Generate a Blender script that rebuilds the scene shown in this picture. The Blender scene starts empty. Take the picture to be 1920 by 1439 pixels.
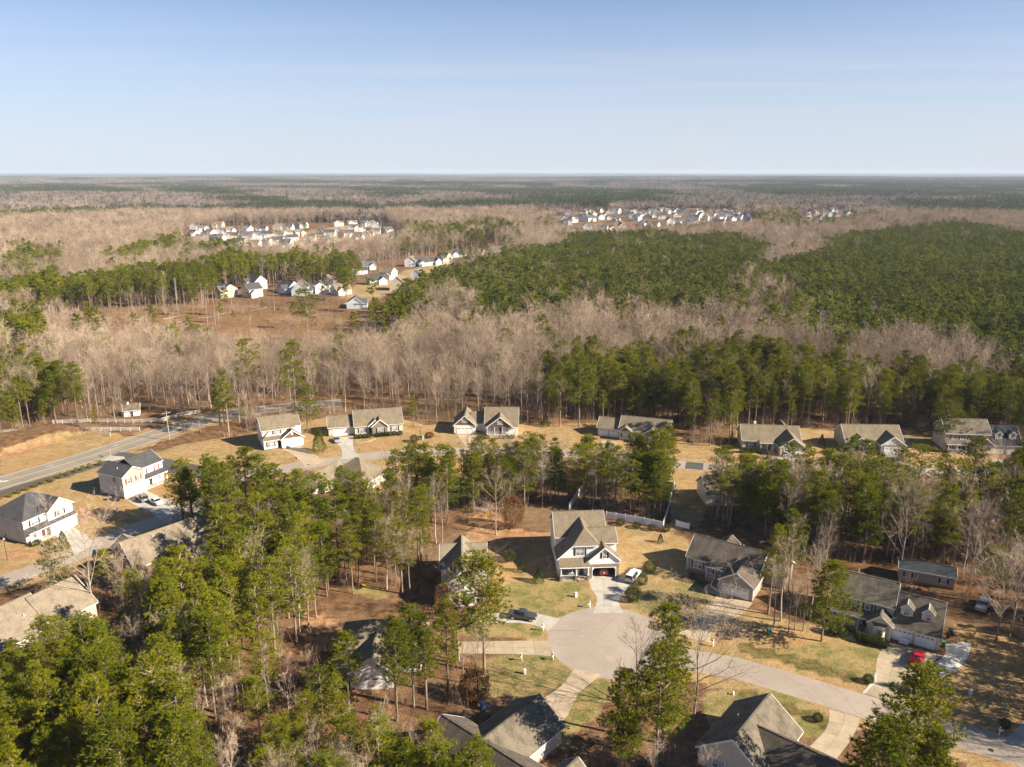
import bpy, bmesh, math, random
import numpy as np
from mathutils import Vector, Matrix

random.seed(7)
R = math.radians
scene = bpy.context.scene
COL = scene.collection

# ---------------------------------------------------------------- camera, sky, sun, exposure
CAM_H, PITCH, FPX = 80.0, R(15.25), 1464.0
cam = bpy.data.cameras.new("camera")
cam.sensor_width = 36.0
cam.lens = 36.0 * FPX / 1920.0
cam.clip_start, cam.clip_end = 1.0, 60000.0
cam_o = bpy.data.objects.new("camera", cam)
cam_o.location = (0, 0, CAM_H)
cam_o.rotation_euler = (R(90) - PITCH, 0, 0)
COL.objects.link(cam_o)
scene.camera = cam_o

SUN_EL, SUN_BACK = R(31), R(18)                # the sun stands to the right, a little behind the camera
sun_dir = Vector((math.cos(SUN_EL) * math.cos(SUN_BACK), -math.cos(SUN_EL) * math.sin(SUN_BACK), math.sin(SUN_EL)))
world = bpy.data.worlds.new("World")
scene.world = world
world.use_nodes = True
wn = world.node_tree
for n in list(wn.nodes):
    wn.nodes.remove(n)
wout = wn.nodes.new("ShaderNodeOutputWorld")
wbg = wn.nodes.new("ShaderNodeBackground")
sky = wn.nodes.new("ShaderNodeTexSky")
sky.sky_type = 'NISHITA'
sky.sun_disc = False
sky.sun_elevation = SUN_EL
sky.sun_rotation = math.atan2(sun_dir.x, sun_dir.y)
sky.altitude = 100
sky.air_density, sky.dust_density, sky.ozone_density = 0.6, 0.15, 3.0
# thin streaks of high cloud
wtc = wn.nodes.new("ShaderNodeTexCoord")
wsep = wn.nodes.new("ShaderNodeSeparateXYZ")
wn.links.new(wtc.outputs["Generated"], wsep.inputs[0])
wmx = wn.nodes.new("ShaderNodeMath"); wmx.operation = 'MAXIMUM'; wmx.inputs[1].default_value = 0.05
wn.links.new(wsep.outputs["Z"], wmx.inputs[0])
wcomb = wn.nodes.new("ShaderNodeCombineXYZ")
for i, ax in enumerate("XY"):
    dv = wn.nodes.new("ShaderNodeMath"); dv.operation = 'DIVIDE'
    wn.links.new(wsep.outputs[ax], dv.inputs[0]); wn.links.new(wmx.outputs[0], dv.inputs[1])
    wn.links.new(dv.outputs[0], wcomb.inputs[i])
wmap = wn.nodes.new("ShaderNodeMapping")
wmap.inputs["Scale"].default_value = (0.12, 0.42, 1)
wmap.inputs["Rotation"].default_value = (0, 0, R(8))
wn.links.new(wcomb.outputs[0], wmap.inputs[0])
wnoi = wn.nodes.new("ShaderNodeTexNoise")
wnoi.inputs["Scale"].default_value = 1.1; wnoi.inputs["Detail"].default_value = 6; wnoi.inputs["Roughness"].default_value = 0.55
wn.links.new(wmap.outputs[0], wnoi.inputs["Vector"])
wrmp = wn.nodes.new("ShaderNodeMapRange")
wrmp.inputs["From Min"].default_value = 0.46; wrmp.inputs["From Max"].default_value = 0.68
wrmp.inputs["To Min"].default_value = 0.0; wrmp.inputs["To Max"].default_value = 0.36
wn.links.new(wnoi.outputs["Fac"], wrmp.inputs["Value"])
wmix = wn.nodes.new("ShaderNodeMix"); wmix.data_type = 'RGBA'
wmix.inputs["B"].default_value = (7.0, 6.3, 7.2, 1)
wlow = wn.nodes.new("ShaderNodeMapRange"); wlow.interpolation_type = 'SMOOTHSTEP'
wlow.inputs["From Min"].default_value = 0.19; wlow.inputs["From Max"].default_value = 0.09
wn.links.new(wsep.outputs["Z"], wlow.inputs["Value"])
wmul = wn.nodes.new("ShaderNodeMath"); wmul.operation = 'MULTIPLY'
wn.links.new(wrmp.outputs[0], wmul.inputs[0]); wn.links.new(wlow.outputs[0], wmul.inputs[1])
wn.links.new(wmul.outputs[0], wmix.inputs["Factor"])
wtint = wn.nodes.new("ShaderNodeMix"); wtint.data_type = 'RGBA'; wtint.blend_type = 'MULTIPLY'
wtint.inputs["Factor"].default_value = 1.0; wtint.inputs["B"].default_value = (1.14, 1.27, 1.27, 1)
wn.links.new(sky.outputs[0], wtint.inputs["A"])
wn.links.new(wtint.outputs["Result"], wmix.inputs["A"])
# pale lavender haze low in the sky, the same all round
whz = wn.nodes.new("ShaderNodeMapRange"); whz.interpolation_type = 'SMOOTHSTEP'
whz.inputs["From Min"].default_value = 0.30; whz.inputs["From Max"].default_value = -0.02
whz.inputs["To Min"].default_value = 0.0; whz.inputs["To Max"].default_value = 0.85
wn.links.new(wsep.outputs["Z"], whz.inputs["Value"])
wmix2 = wn.nodes.new("ShaderNodeMix"); wmix2.data_type = 'RGBA'
wmix2.inputs["B"].default_value = (5.6, 5.75, 6.4, 1)
wn.links.new(whz.outputs[0], wmix2.inputs["Factor"])
wn.links.new(wmix.outputs["Result"], wmix2.inputs["A"])
wn.links.new(wmix2.outputs["Result"], wbg.inputs["Color"])
wbg.inputs["Strength"].default_value = 0.050
wn.links.new(wbg.outputs[0], wout.inputs[0])

sun = bpy.data.lights.new("sun", 'SUN')
sun.energy, sun.angle, sun.color = 5.0, R(0.5), (1.0, 0.87, 0.68)
sun_o = bpy.data.objects.new("sun", sun)
sun_o.rotation_euler = sun_dir.to_track_quat('Z', 'Y').to_euler()
sun_o.location = (300, -100, 200)
COL.objects.link(sun_o)

vs = scene.view_settings
scene.display_settings.display_device = 'sRGB'
vs.view_transform, vs.look, vs.exposure, vs.gamma = 'Standard', 'None', 1.32, 1.0
vs.use_curve_mapping = False
scene.render.engine = 'CYCLES'
cy = scene.cycles
cy.max_bounces, cy.diffuse_bounces, cy.glossy_bounces, cy.transmission_bounces = 4, 3, 2, 3
cy.volume_bounces, cy.transparent_max_bounces = 0, 6
cy.use_denoising = True
cy.use_adaptive_sampling, cy.adaptive_threshold = True, 0.02
cy.debug_use_spatial_splits = True
cy.caustics_reflective = cy.caustics_refractive = False
cy.sample_clamp_indirect = 4

# ---------------------------------------------------------------- small helpers
cP, sP = math.cos(PITCH), math.sin(PITCH)

def gp(px, py, z=0.0):
    """the point at height z of the place that lies under a spot of the survey photograph"""
    a, b = (px - 960) / FPX, -(py - 719.5) / FPX
    t = (z - CAM_H) / (-sP + b * cP)
    return (a * t, (cP + b * sP) * t)

def proj(x, y, z):
    d = y * cP + (CAM_H - z) * sP
    return 960 + FPX * x / d, 719.5 - FPX * (y * sP - (CAM_H - z) * cP) / d

def height_of(x, y, top_py):
    """height of a thing standing at x, y whose top shows at row top_py"""
    b = -(top_py - 719.5) / FPX
    return CAM_H + y * (-sP + b * cP) / (cP + b * sP)

def pip(poly, X, Y):
    """points in polygon, numpy"""
    X = np.asarray(X, float); Y = np.asarray(Y, float)
    ins = np.zeros(X.shape, bool)
    n = len(poly)
    for i in range(n):
        x0, y0 = poly[i]; x1, y1 = poly[(i + 1) % n]
        if y0 == y1:
            continue
        c = ((y0 > Y) != (y1 > Y)) & (X < (x1 - x0) * (Y - y0) / (y1 - y0) + x0)
        ins ^= c
    return ins

def vnoise(x, y, seed=0):
    """smooth value noise, numpy, about 0..1"""
    x = np.asarray(x, float); y = np.asarray(y, float)
    xi, yi = np.floor(x), np.floor(y)
    fx, fy = x - xi, y - yi
    fx, fy = fx * fx * (3 - 2 * fx), fy * fy * (3 - 2 * fy)
    def h(a, b):
        v = np.sin(a * 127.1 + b * 311.7 + seed * 74.7) * 43758.5453
        return v - np.floor(v)
    return (h(xi, yi) * (1 - fx) + h(xi + 1, yi) * fx) * (1 - fy) + (h(xi, yi + 1) * (1 - fx) + h(xi + 1, yi + 1) * fx) * fy

def fbm(x, y, seed=0, o=3):
    s, a, t = 0, 1.0, 0
    for i in range(o):
        s = s + a * vnoise(np.asarray(x) * 2 ** i, np.asarray(y) * 2 ** i, seed + i); t += a; a *= .5
    return s / t

def sstep(a, b, v):
    t = np.clip((np.asarray(v, float) - a) / (b - a), 0, 1)
    return t * t * (3 - 2 * t)

def terrain(x, y):
    """level ground round the houses, gentle hills far off"""
    x = np.asarray(x, float); y = np.asarray(y, float)
    d = np.hypot(x, y)
    h = sstep(500, 1100, d) * (fbm(x / 420, y / 420, 3, 2) - .5) * 4
    h = h + sstep(1500, 4000, d) * (fbm(x / 1500, y / 1100, 5, 2) - .55) * 36
    h = h + 9 * np.exp(-((x - 230) / 330) ** 2 - ((y - 1290) / 210) ** 2)      # the rise the distant subdivision stands on
    return h

def put(name, mesh, parent=None, loc=(0, 0, 0), rz=0.0):
    o = bpy.data.objects.new(name, mesh)
    o.location = loc
    if rz:
        o.rotation_euler = (0, 0, rz)
    COL.objects.link(o)
    if parent is not None:
        o.parent = parent
    return o

def tag(o, label=None, cat=None, group=None, kind=None):
    if label: o["label"] = label
    if cat: o["category"] = cat
    if group: o["group"] = group
    if kind: o["kind"] = kind
    return o

def thing(name, label, cat, loc=(0, 0, 0), rz=0.0, group=None):
    o = put(name, None, None, loc, rz)
    o.empty_display_size = .5
    return tag(o, label, cat, group)

class MB:
    """collects faces for one mesh"""
    def __init__(s):
        s.v, s.f, s.m, s.mats = [], [], [], []
    def mi(s, mat):
        if mat not in s.mats: s.mats.append(mat)
        return s.mats.index(mat)
    def face(s, pts, mat):
        b = len(s.v)
        s.v += [tuple(p) for p in pts]
        s.f.append(tuple(range(b, b + len(pts)))); s.m.append(s.mi(mat))
    def box(s, x0, x1, y0, y1, z0, z1, mat):
        b = len(s.v)
        s.v += [(x0, y0, z0), (x1, y0, z0), (x1, y1, z0), (x0, y1, z0), (x0, y0, z1), (x1, y0, z1), (x1, y1, z1), (x0, y1, z1)]
        for f in ((0, 3, 2, 1), (4, 5, 6, 7), (0, 1, 5, 4), (1, 2, 6, 5), (2, 3, 7, 6), (3, 0, 4, 7)):
            s.f.append(tuple(b + i for i in f)); s.m.append(s.mi(mat))
    def slab(s, pts, t, mat, matside=None):
        """polygon thickened along its normal by t"""
        p = [Vector(q) for q in pts]
        n = (p[1] - p[0]).cross(p[2] - p[0])
        if n.length < 1e-9:
            n = (p[2] - p[0]).cross(p[3] - p[0])
        n.normalize()
        if n.z < 0:
            p.reverse(); n = -n
        q = [a + n * t for a in p]
        s.face(q, mat)
        s.face(list(reversed(p)), matside or mat)
        k = len(p)
        for i in range(k):
            s.face([p[i], p[(i + 1) % k], q[(i + 1) % k], q[i]], matside or mat)
    def bar(s, a, b, w, h, mat):
        """rectangular bar from a to b, width w across, height h up"""
        a, b = Vector(a), Vector(b)
        d = (b - a).normalized()
        up = Vector((0, 0, 1)) if abs(d.z) < .95 else Vector((1, 0, 0))
        x = d.cross(up).normalized() * (w / 2)
        y = x.cross(d).normalized() * (h / 2)
        c = [a - x - y, a + x - y, a + x + y, a - x + y, b - x - y, b + x - y, b + x + y, b - x + y]
        bi = len(s.v)
        s.v += [tuple(q) for q in c]
        for f in ((0, 1, 2, 3), (7, 6, 5, 4), (0, 4, 5, 1), (1, 5, 6, 2), (2, 6, 7, 3), (3, 7, 4, 0)):
            s.f.append(tuple(bi + i for i in f)); s.m.append(s.mi(mat))
    def tube(s, a, b, r0, r1, mat, n=8, cap=True):
        a, b = Vector(a), Vector(b)
        d = (b - a).normalized()
        up = Vector((0, 0, 1)) if abs(d.z) < .9 else Vector((1, 0, 0))
        x = d.cross(up).normalized(); y = d.cross(x)
        bi = len(s.v)
        for c, r in ((a, r0), (b, r1)):
            for i in range(n):
                t = 2 * math.pi * i / n
                s.v.append(tuple(c + (x * math.cos(t) + y * math.sin(t)) * r))
        for i in range(n):
            j = (i + 1) % n
            s.f.append((bi + i, bi + j, bi + n + j, bi + n + i)); s.m.append(s.mi(mat))
        if cap:
            s.f.append(tuple(bi + n + i for i in range(n))); s.m.append(s.mi(mat))
            s.f.append(tuple(bi + n - 1 - i for i in range(n))); s.m.append(s.mi(mat))
    def mesh(s, name):
        me = bpy.data.meshes.new(name)
        me.from_pydata(s.v, [], s.f)
        for m in s.mats: me.materials.append(m)
        me.polygons.foreach_set("material_index", s.m)
        me.update()
        return me
    def put(s, name, parent=None, loc=(0, 0, 0), rz=0.0):
        return put(name, s.mesh(name), parent, loc, rz)

# ---------------------------------------------------------------- materials
class NT:
    def __init__(s, name):
        s.m = bpy.data.materials.new(name); s.m.use_nodes = True
        s.t = s.m.node_tree
        for n in list(s.t.nodes): s.t.nodes.remove(n)
        s.out = s.n("ShaderNodeOutputMaterial")
    def n(s, k, **kw):
        x = s.t.nodes.new(k)
        for a, b in kw.items(): setattr(x, a, b)
        return x
    def l(s, a, b): s.t.links.new(a, b)
    def pos(s, obj=False):
        return s.n("ShaderNodeTexCoord").outputs["Object"] if obj else s.n("ShaderNodeNewGeometry").outputs["Position"]
    def noise(s, vec, scale, detail=3, rough=.55, stretch=None):
        if stretch:
            mp = s.n("ShaderNodeMapping"); mp.inputs["Scale"].default_value = stretch
            s.l(vec, mp.inputs[0]); vec = mp.outputs[0]
        x = s.n("ShaderNodeTexNoise")
        x.inputs["Scale"].default_value = scale; x.inputs["Detail"].default_value = detail; x.inputs["Roughness"].default_value = rough
        s.l(vec, x.inputs["Vector"])
        return x.outputs["Fac"]
    def ramp(s, fac, a, b, lo=0., hi=1.):
        x = s.n("ShaderNodeMapRange"); x.interpolation_type = 'SMOOTHSTEP'
        for k, v in zip(("From Min", "From Max", "To Min", "To Max"), (a, b, lo, hi)): x.inputs[k].default_value = v
        s.l(fac, x.inputs["Value"]); return x.outputs[0]
    def math(s, op, a, b=None):
        x = s.n("ShaderNodeMath"); x.operation = op
        for i, v in enumerate((a, b)):
            if v is None: continue
            if isinstance(v, (int, float)): x.inputs[i].default_value = v
            else: s.l(v, x.inputs[i])
        return x.outputs[0]
    def mix(s, fac, a, b, mode='MIX'):
        x = s.n("ShaderNodeMix"); x.data_type = 'RGBA'; x.blend_type = mode
        for k, v in (("Factor", fac), ("A", a), ("B", b)):
            if isinstance(v, (int, float)): x.inputs[k].default_value = v
            elif isinstance(v, tuple): x.inputs[k].default_value = (*v, 1) if len(v) == 3 else v
            else: s.l(v, x.inputs[k])
        return x.outputs["Result"]
    def attr(s, name):
        x = s.n("ShaderNodeAttribute"); x.attribute_name = name
        return x.outputs["Fac"]
    def bump(s, h, strength=.4, dist=.05):
        x = s.n("ShaderNodeBump"); x.inputs["Strength"].default_value = strength; x.inputs["Distance"].default_value = dist
        s.l(h, x.inputs["Height"]); return x.outputs[0]
    def surf(s, col, rough=.8, spec=.3, normal=None, metal=0.0, coat=0.0):
        b = s.n("ShaderNodeBsdfPrincipled")
        if isinstance(col, tuple): b.inputs["Base Color"].default_value = (*col, 1)
        else: s.l(col, b.inputs["Base Color"])
        b.inputs["Roughness"].default_value = rough
        b.inputs["Specular IOR Level"].default_value = spec
        b.inputs["Metallic"].default_value = metal
        b.inputs["Coat Weight"].default_value = coat
        if normal is not None: s.l(normal, b.inputs["Normal"])
        s.l(b.outputs[0], s.out.inputs["Surface"])
        return s.m

MC = {}
def plain(name, col, rough=.7, spec=.3, var=.12, scale=1.5, metal=0., coat=0.):
    if name in MC: return MC[name]
    t = NT(name)
    f = t.ramp(t.noise(t.pos(), scale, 4), .3, .7, 1 - var, 1 + var)
    c = t.mix(1.0, col, f, 'MULTIPLY')
    MC[name] = t.surf(c, rough, spec, None, metal, coat)
    return MC[name]

def siding(name, col):
    if name in MC: return MC[name]
    t = NT(name)
    p = t.pos(True)
    z = t.n("ShaderNodeSeparateXYZ"); t.l(p, z.inputs[0])
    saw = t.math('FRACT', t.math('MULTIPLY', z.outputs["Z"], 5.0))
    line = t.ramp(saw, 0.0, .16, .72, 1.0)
    dirt = t.ramp(t.noise(p, .7, 5, .6, (1, 1, .5)), .3, .75, 1.03, .86)
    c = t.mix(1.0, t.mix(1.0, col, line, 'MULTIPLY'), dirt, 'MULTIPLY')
    MC[name] = t.surf(c, .55, .3, t.bump(saw, .5, .02))
    return MC[name]

def shingle(name, col, streak=.25):
    if name in MC: return MC[name]
    t = NT(name)
    p = t.pos()
    po = t.pos(True)
    z = t.n("ShaderNodeSeparateXYZ"); t.l(po, z.inputs[0])
    row = t.math('FRACT', t.math('MULTIPLY', z.outputs["Z"], 8.5))
    line = t.ramp(row, 0, .3, .80, 1.0)
    tab = t.ramp(t.noise(po, 3.2, 2, .6, (1, 1, 4)), .3, .7, .80, 1.18)
    age = t.ramp(t.noise(po, .55, 5, .65, (1.3, 1.3, .25)), .3, .75, 1.1, 1 - streak)
    c = t.mix(1.0, t.mix(1.0, t.mix(1.0, col, line, 'MULTIPLY'), tab, 'MULTIPLY'), age, 'MULTIPLY')
    MC[name] = t.surf(c, .9, .2, t.bump(t.noise(po, 5, 3, .6, (1, 1, 3)), .5, .03))
    return MC[name]

def brick(name, a, b, mortar, scale=1.0, bw=.4, bh=.14):
    if name in MC: return MC[name]
    t = NT(name)
    x = t.n("ShaderNodeTexVoronoi"); x.inputs["Scale"].default_value = scale * 3
    t.l(t.pos(True), x.inputs["Vector"])
    c = t.mix(t.ramp(x.outputs["Distance"], .05, .5), t.mix(t.noise(t.pos(True), 2.5, 2), a, b), mortar)
    MC[name] = t.surf(c, .85, .2)
    return MC[name]

WHITE = siding("white_siding", (.79, .80, .81))
CREAM = siding("cream_siding", (.62, .56, .45))
BEIGE = siding("beige_siding", (.52, .45, .36))
TAUPE = siding("taupe_siding", (.40, .35, .30))
PINKTAN = siding("pink_tan_siding", (.50, .37, .30))
LGREY = siding("light_grey_siding", (.60, .61, .62))
BLUEGREY_AND_SHADE = siding("blue_grey_siding", (.50, .55, .62))
GREY = siding("grey_siding", (.30, .30, .31))
BROWNSH = siding("brown_shake", (.17, .115, .085))
SAGE = siding("sage_siding", (.30, .31, .25))
YELLOW = siding("yellow_siding", (.62, .47, .22))
R_TAN = shingle("tan_shingle", (.205, .168, .118))
R_GREY = shingle("weathered_shingle", (.165, .142, .108), .45)
R_DARK = shingle("charcoal_shingle", (.075, .075, .082))
R_BROWN = shingle("brown_shingle", (.125, .104, .084), .4)
R_LT = shingle("light_tan_shingle", (.24, .20, .15))
R_BLUE = shingle("slate_shingle", (.10, .11, .13))
R_NAVY_AND_SHADE = shingle("navy_and_tree_shade_shingle", (.045, .052, .062))
TRIM = plain("white_trim", (.80, .79, .77), .5, .4, .05)
TRIMD = plain("dark_trim", (.10, .09, .085), .5, .4, .05)
DOORP = plain("white_door_paint", (.82, .82, .82), .4, .4, .03)
REDDOOR = plain("dark_red_paint", (.13, .025, .02), .4, .4, .05)
DARKDOOR = plain("dark_door_paint", (.05, .045, .045), .4, .4, .05)
SHUT_B = plain("black_shutter", (.025, .025, .028), .5, .4, .1)
SHUT_R = plain("maroon_shutter", (.17, .05, .05), .5, .4, .1)
SHUT_T = plain("teal_shutter", (.06, .10, .13), .5, .4, .1)
GLASS = plain("window_glass", (.24, .26, .29), .08, .8, .6, .9)
STONE = brick("stone_veneer", (.30, .22, .15), (.42, .36, .29), (.22, .18, .14))
BRICK = brick("red_brick", (.22, .085, .06), (.28, .12, .085), (.25, .16, .12))
CONC = plain("concrete", (.40, .365, .315), .85, .2, .12, .5)
WOODR = plain("weathered_wood", (.30, .23, .16), .8, .2, .2)
DARKMET = plain("dark_metal", (.04, .04, .045), .4, .5, .1)
GALV = plain("galvanised_metal", (.45, .46, .47), .4, .5, .1)
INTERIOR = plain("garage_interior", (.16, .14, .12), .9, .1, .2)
# ---------------------------------------------------------------- the ground: one sheet to the horizon
def PX(l, z=0.0):
    return [gp(a, b, z) for a, b in l]

LAWN_TAN = [
    PX([(262, 862), (330, 836), (400, 824), (470, 814), (560, 788), (640, 782), (770, 788), (800, 798), (850, 793), (990, 795), (1110, 795), (1252, 803), (1290, 830), (1380, 836), (1380, 803), (1500, 803), (1580, 810), (1700, 812), (1770, 826), (1990, 826), (1990, 895), (1330, 895), (1250, 884), (1100, 866), (860, 858), (700, 870), (560, 896), (450, 906), (400, 890)]),
    PX([(-60, 960), (60, 915), (180, 878), (235, 862), (330, 880), (420, 900), (400, 950), (300, 985), (180, 1010), (120, 1070), (-60, 1100)]),
    PX([(1250, 880), (1335, 890), (1335, 940), (1310, 985), (1255, 1000), (1262, 920)]),
    PX([(1790, 1165), (1935, 1200), (1940, 1410), (1790, 1362), (1760, 1290), (1812, 1245)]),
    PX([(870, 990), (960, 1000), (1035, 1000), (1140, 980), (1250, 1000), (1292, 1010), (1292, 1100), (1345, 1120), (1300, 1170), (1190, 1147), (1110, 1147), (1040, 1165), (940, 1150), (925, 1080), (870, 1030)]),
    PX([(1500, 1165), (1650, 1200), (1642, 1292), (1440, 1246), (1330, 1210), (1300, 1180), (1400, 1130), (1440, 1160)]),
    PX([(640, 870), (760, 862), (860, 858), (900, 880), (740, 920), (650, 930)]),
    PX([(0, 850), (110, 818), (200, 806), (236, 822), (120, 858), (0, 893)]),
]
LAWN_GREEN = [
    PX([(1190, 1120), (1292, 1085), (1345, 1120), (1300, 1165), (1200, 1150)]),
    PX([(930, 1100), (1010, 1080), (1105, 1095), (1115, 1140), (1040, 1160), (950, 1150)]),
    PX([(900, 1232), (1033, 1228), (1075, 1258), (1050, 1290), (1000, 1310), (900, 1300)]),
    PX([(1085, 1270), (1180, 1278), (1110, 1345), (1060, 1400), (1020, 1430), (1060, 1345)]),
    PX([(1320, 1292), (1440, 1292), (1556, 1330), (1548, 1395), (1480, 1370), (1430, 1330), (1330, 1400)]),
    PX([(1540, 1205), (1650, 1218), (1640, 1290), (1500, 1255), (1440, 1225)]),
    PX([(440, 836), (500, 846), (530, 858), (470, 850)]),
    PX([(650, 1095), (720, 1105), (740, 1125), (660, 1115)]),
    PX([(860, 1165), (960, 1165), (1025, 1178), (1025, 1200), (860, 1200)]),
]
CLAY = [
    PX([(870, 985), (960, 1000), (1030, 1000), (1030, 1020), (940, 1035), (880, 1020)]),
    PX([(560, 1140), (640, 1160), (650, 1200), (590, 1240), (560, 1200)]),
    PX([(120, 945), (180, 950), (200, 975), (130, 985)]),
    PX([(-40, 870), (0, 850), (90, 826), (120, 822), (60, 850), (0, 866)]),
    PX([(1520, 1262), (1570, 1275), (1620, 1296), (1600, 1298), (1500, 1268)]),
    PX([(860, 955), (930, 965), (1000, 1000), (940, 1010), (880, 990)]),
    PX([(1100, 940), (1230, 945), (1225, 985), (1140, 968)]),
    PX([(0, 1020), (100, 1035), (60, 1050), (0, 1060)]),
]
WEEDY = [PX([(1380, 1195), (1640, 1240), (1640, 1310), (1380, 1270)]), PX([(1380, 1290), (1560, 1320), (1560, 1400), (1380, 1400)])]
CUTOVER = [PX([(60, 600), (250, 580), (400, 572), (560, 585), (690, 610), (700, 650), (560, 665), (430, 662), (300, 640), (150, 630)])]
FIELD = [
    PX([(30, 378), (170, 372), (230, 375), (110, 382)]), PX([(760, 353), (800, 352), (810, 356), (765, 357)]),
    PX([(480, 470), (600, 462), (640, 440), (700, 440), (700, 460), (620, 475), (500, 480)]), PX([(540, 440), (640, 425), (660, 440), (560, 462), (440, 470)]),
    PX([(640, 545), (760, 510), (810, 490), (850, 492), (780, 530), (700, 565), (650, 575)]),
]

def resample(poly, step):
    """smooth Catmull-Rom through points, resampled"""
    P = [Vector((*q, 0)) for q in poly]
    out = []
    for i in range(len(P) - 1):
        p0, p1, p2, p3 = P[max(i - 1, 0)], P[i], P[i + 1], P[min(i + 2, len(P) - 1)]
        n = max(1, int((p2 - p1).length / step))
        for k in range(n):
            u = k / n
            out.append(.5 * ((2 * p1) + (p2 - p0) * u + (2 * p0 - 5 * p1 + 4 * p2 - p3) * u * u + (3 * p1 - p0 - 3 * p2 + p3) * u ** 3))
    out.append(P[-1])
    return out

def offs(line, d):
    o = []
    for i, p in enumerate(line):
        a, b = line[max(i - 1, 0)], line[min(i + 1, len(line) - 1)]
        n = (b - a).normalized()
        o.append(p + Vector((-n.y, n.x, 0)) * d)
    return o


main_c = resample(PX([(-260, 985), (0, 906), (130, 868), (250, 830), (310, 810), (360, 795), (430, 778), (520, 765), (640, 756)]), 4)
cross_c = resample(PX([(205, 855), (262, 862), (330, 876), (400, 890), (450, 892), (505, 884), (600, 868), (700, 855), (800, 849), (900, 847), (1000, 848), (1100, 853), (1200, 864), (1290, 873), (1400, 880), (1550, 884), (1750, 886), (2000, 888), (2200, 890)]), 3)
left_c = resample(PX([(452, 896), (410, 925), (340, 962), (240, 996), (130, 1046), (30, 1082), (-80, 1118), (-220, 1165)]), 3)
cx, cy_, CR = 17.2, 121.0, 10.9
cul_c = resample([(20, 119.5), (30, 115.4), gp(1380, 1253), gp(1440, 1270), gp(1520, 1294), gp(1615, 1323), gp(1750, 1365), gp(1880, 1403), gp(2000, 1440), gp(2150, 1486), gp(2400, 1560)], 3)

def axis(fine0, fine1, step, far0, far1, grow=1.13):
    a = list(np.arange(fine0, fine1 + step / 2, step))
    s, v = step, a[-1]
    while v < far1:
        s *= grow; v += s; a.append(v)
    s, v = step, a[0]
    pre = []
    while v > far0:
        s *= grow; v -= s; pre.append(v)
    return np.array(pre[::-1] + a)

gx = axis(-160, 160, 1.6, -22000, 22000)
gy = axis(70, 270, 1.6, -3000, 24000)
GX, GY = np.meshgrid(gx, gy)
def mask(polys, blur=1):
    m = np.zeros(GX.shape)
    for p in polys: m = np.maximum(m, pip(p, GX, GY))
    for _ in range(blur):
        m[1:-1, 1:-1] = (m[1:-1, 1:-1] * 2 + m[:-2, 1:-1] + m[2:, 1:-1] + m[1:-1, :-2] + m[1:-1, 2:]) / 6
    return m.ravel()
gz = terrain(GX, GY)
bankpoly = PX([(-60, 868), (0, 850), (110, 822), (170, 806), (150, 800), (90, 800), (0, 818), (-60, 830)])
bank = pip(bankpoly, GX, GY).astype(float)
for _ in range(2):
    bank[1:-1, 1:-1] = (bank[1:-1, 1:-1] * 2 + bank[:-2, 1:-1] + bank[2:, 1:-1] + bank[1:-1, :-2] + bank[1:-1, 2:]) / 6
gz = gz + bank * 1.6
ny_, nx_ = GX.shape
gv = np.stack([GX.ravel(), GY.ravel(), gz.ravel()], 1)
ii = (np.arange(ny_ - 1)[:, None] * nx_ + np.arange(nx_ - 1)[None]).ravel()
gf = np.stack([ii, ii + 1, ii + nx_ + 1, ii + nx_], 1)

def np_mesh(name, v, f, mats, smooth=False, fm=None):
    me = bpy.data.meshes.new(name)
    v = np.asarray(v, np.float32); f = np.asarray(f, np.int32)
    k = f.shape[1]
    me.vertices.add(len(v)); me.vertices.foreach_set("co", v.ravel())
    me.loops.add(f.size); me.loops.foreach_set("vertex_index", f.ravel())
    me.polygons.add(len(f)); me.polygons.foreach_set("loop_start", np.arange(0, f.size, k, dtype=np.int32))
    for m in mats: me.materials.append(m)
    if fm is not None: me.polygons.foreach_set("material_index", np.asarray(fm, np.int32))
    me.update(calc_edges=True)
    if smooth: me.polygons.foreach_set("use_smooth", np.ones(len(f), bool))
    return me

def add_attr(me, name, arr, typ='FLOAT'):
    a = me.attributes.new(name, typ, 'POINT')
    a.data.foreach_set("value", np.asarray(arr))

t = NT("ground_cover")
p = t.pos()
n1 = t.noise(p, .045, 4, .6); n2 = t.noise(p, .5, 5, .65); n3 = t.noise(p, 3.0, 3, .7); n4 = t.noise(p, .012, 3)
litter = t.mix(t.ramp(n2, .3, .7), (.085, .045, .024), (.24, .135, .068))
litter = t.mix(t.ramp(n1, .45, .7, 0, .6), litter, (.23, .165, .105))
tan = t.mix(t.ramp(n2, .3, .72), (.27, .178, .08), (.40, .28, .14))
tan = t.mix(t.ramp(n1, .45, .66, 0, .55), tan, (.36, .20, .085))
tan = t.mix(t.ramp(t.noise(p, .16, 5, .75), .50, .62, 0, .6), tan, (.215, .185, .072))
tan = t.mix(t.ramp(t.noise(p, .31, 5, .8), .53, .66, 0, .7), tan, (.19, .12, .06))
tan = t.mix(t.ramp(t.noise(p, .09, 4, .7, (1, 2.2, 1)), .55, .68, 0, .4), tan, (.45, .35, .20))
green = t.mix(t.ramp(n2, .35, .65), (.13, .135, .04), (.235, .19, .075))
green = t.mix(t.ramp(t.noise(p, .2, 5, .75), .44, .6, 0, .8), green, (.34, .245, .115))
green = t.mix(t.ramp(t.noise(p, .4, 4, .75), .58, .7, 0, .7), green, (.085, .11, .028))
green = t.mix(t.ramp(t.noise(p, .27, 4, .75), .6, .7, 0, .5), green, (.17, .10, .05))
clay = t.mix(t.ramp(n2, .35, .65), (.24, .125, .06), (.42, .245, .135))
cut = t.mix(t.ramp(n2, .3, .7), (.13, .068, .033), (.27, .16, .08))
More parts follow.
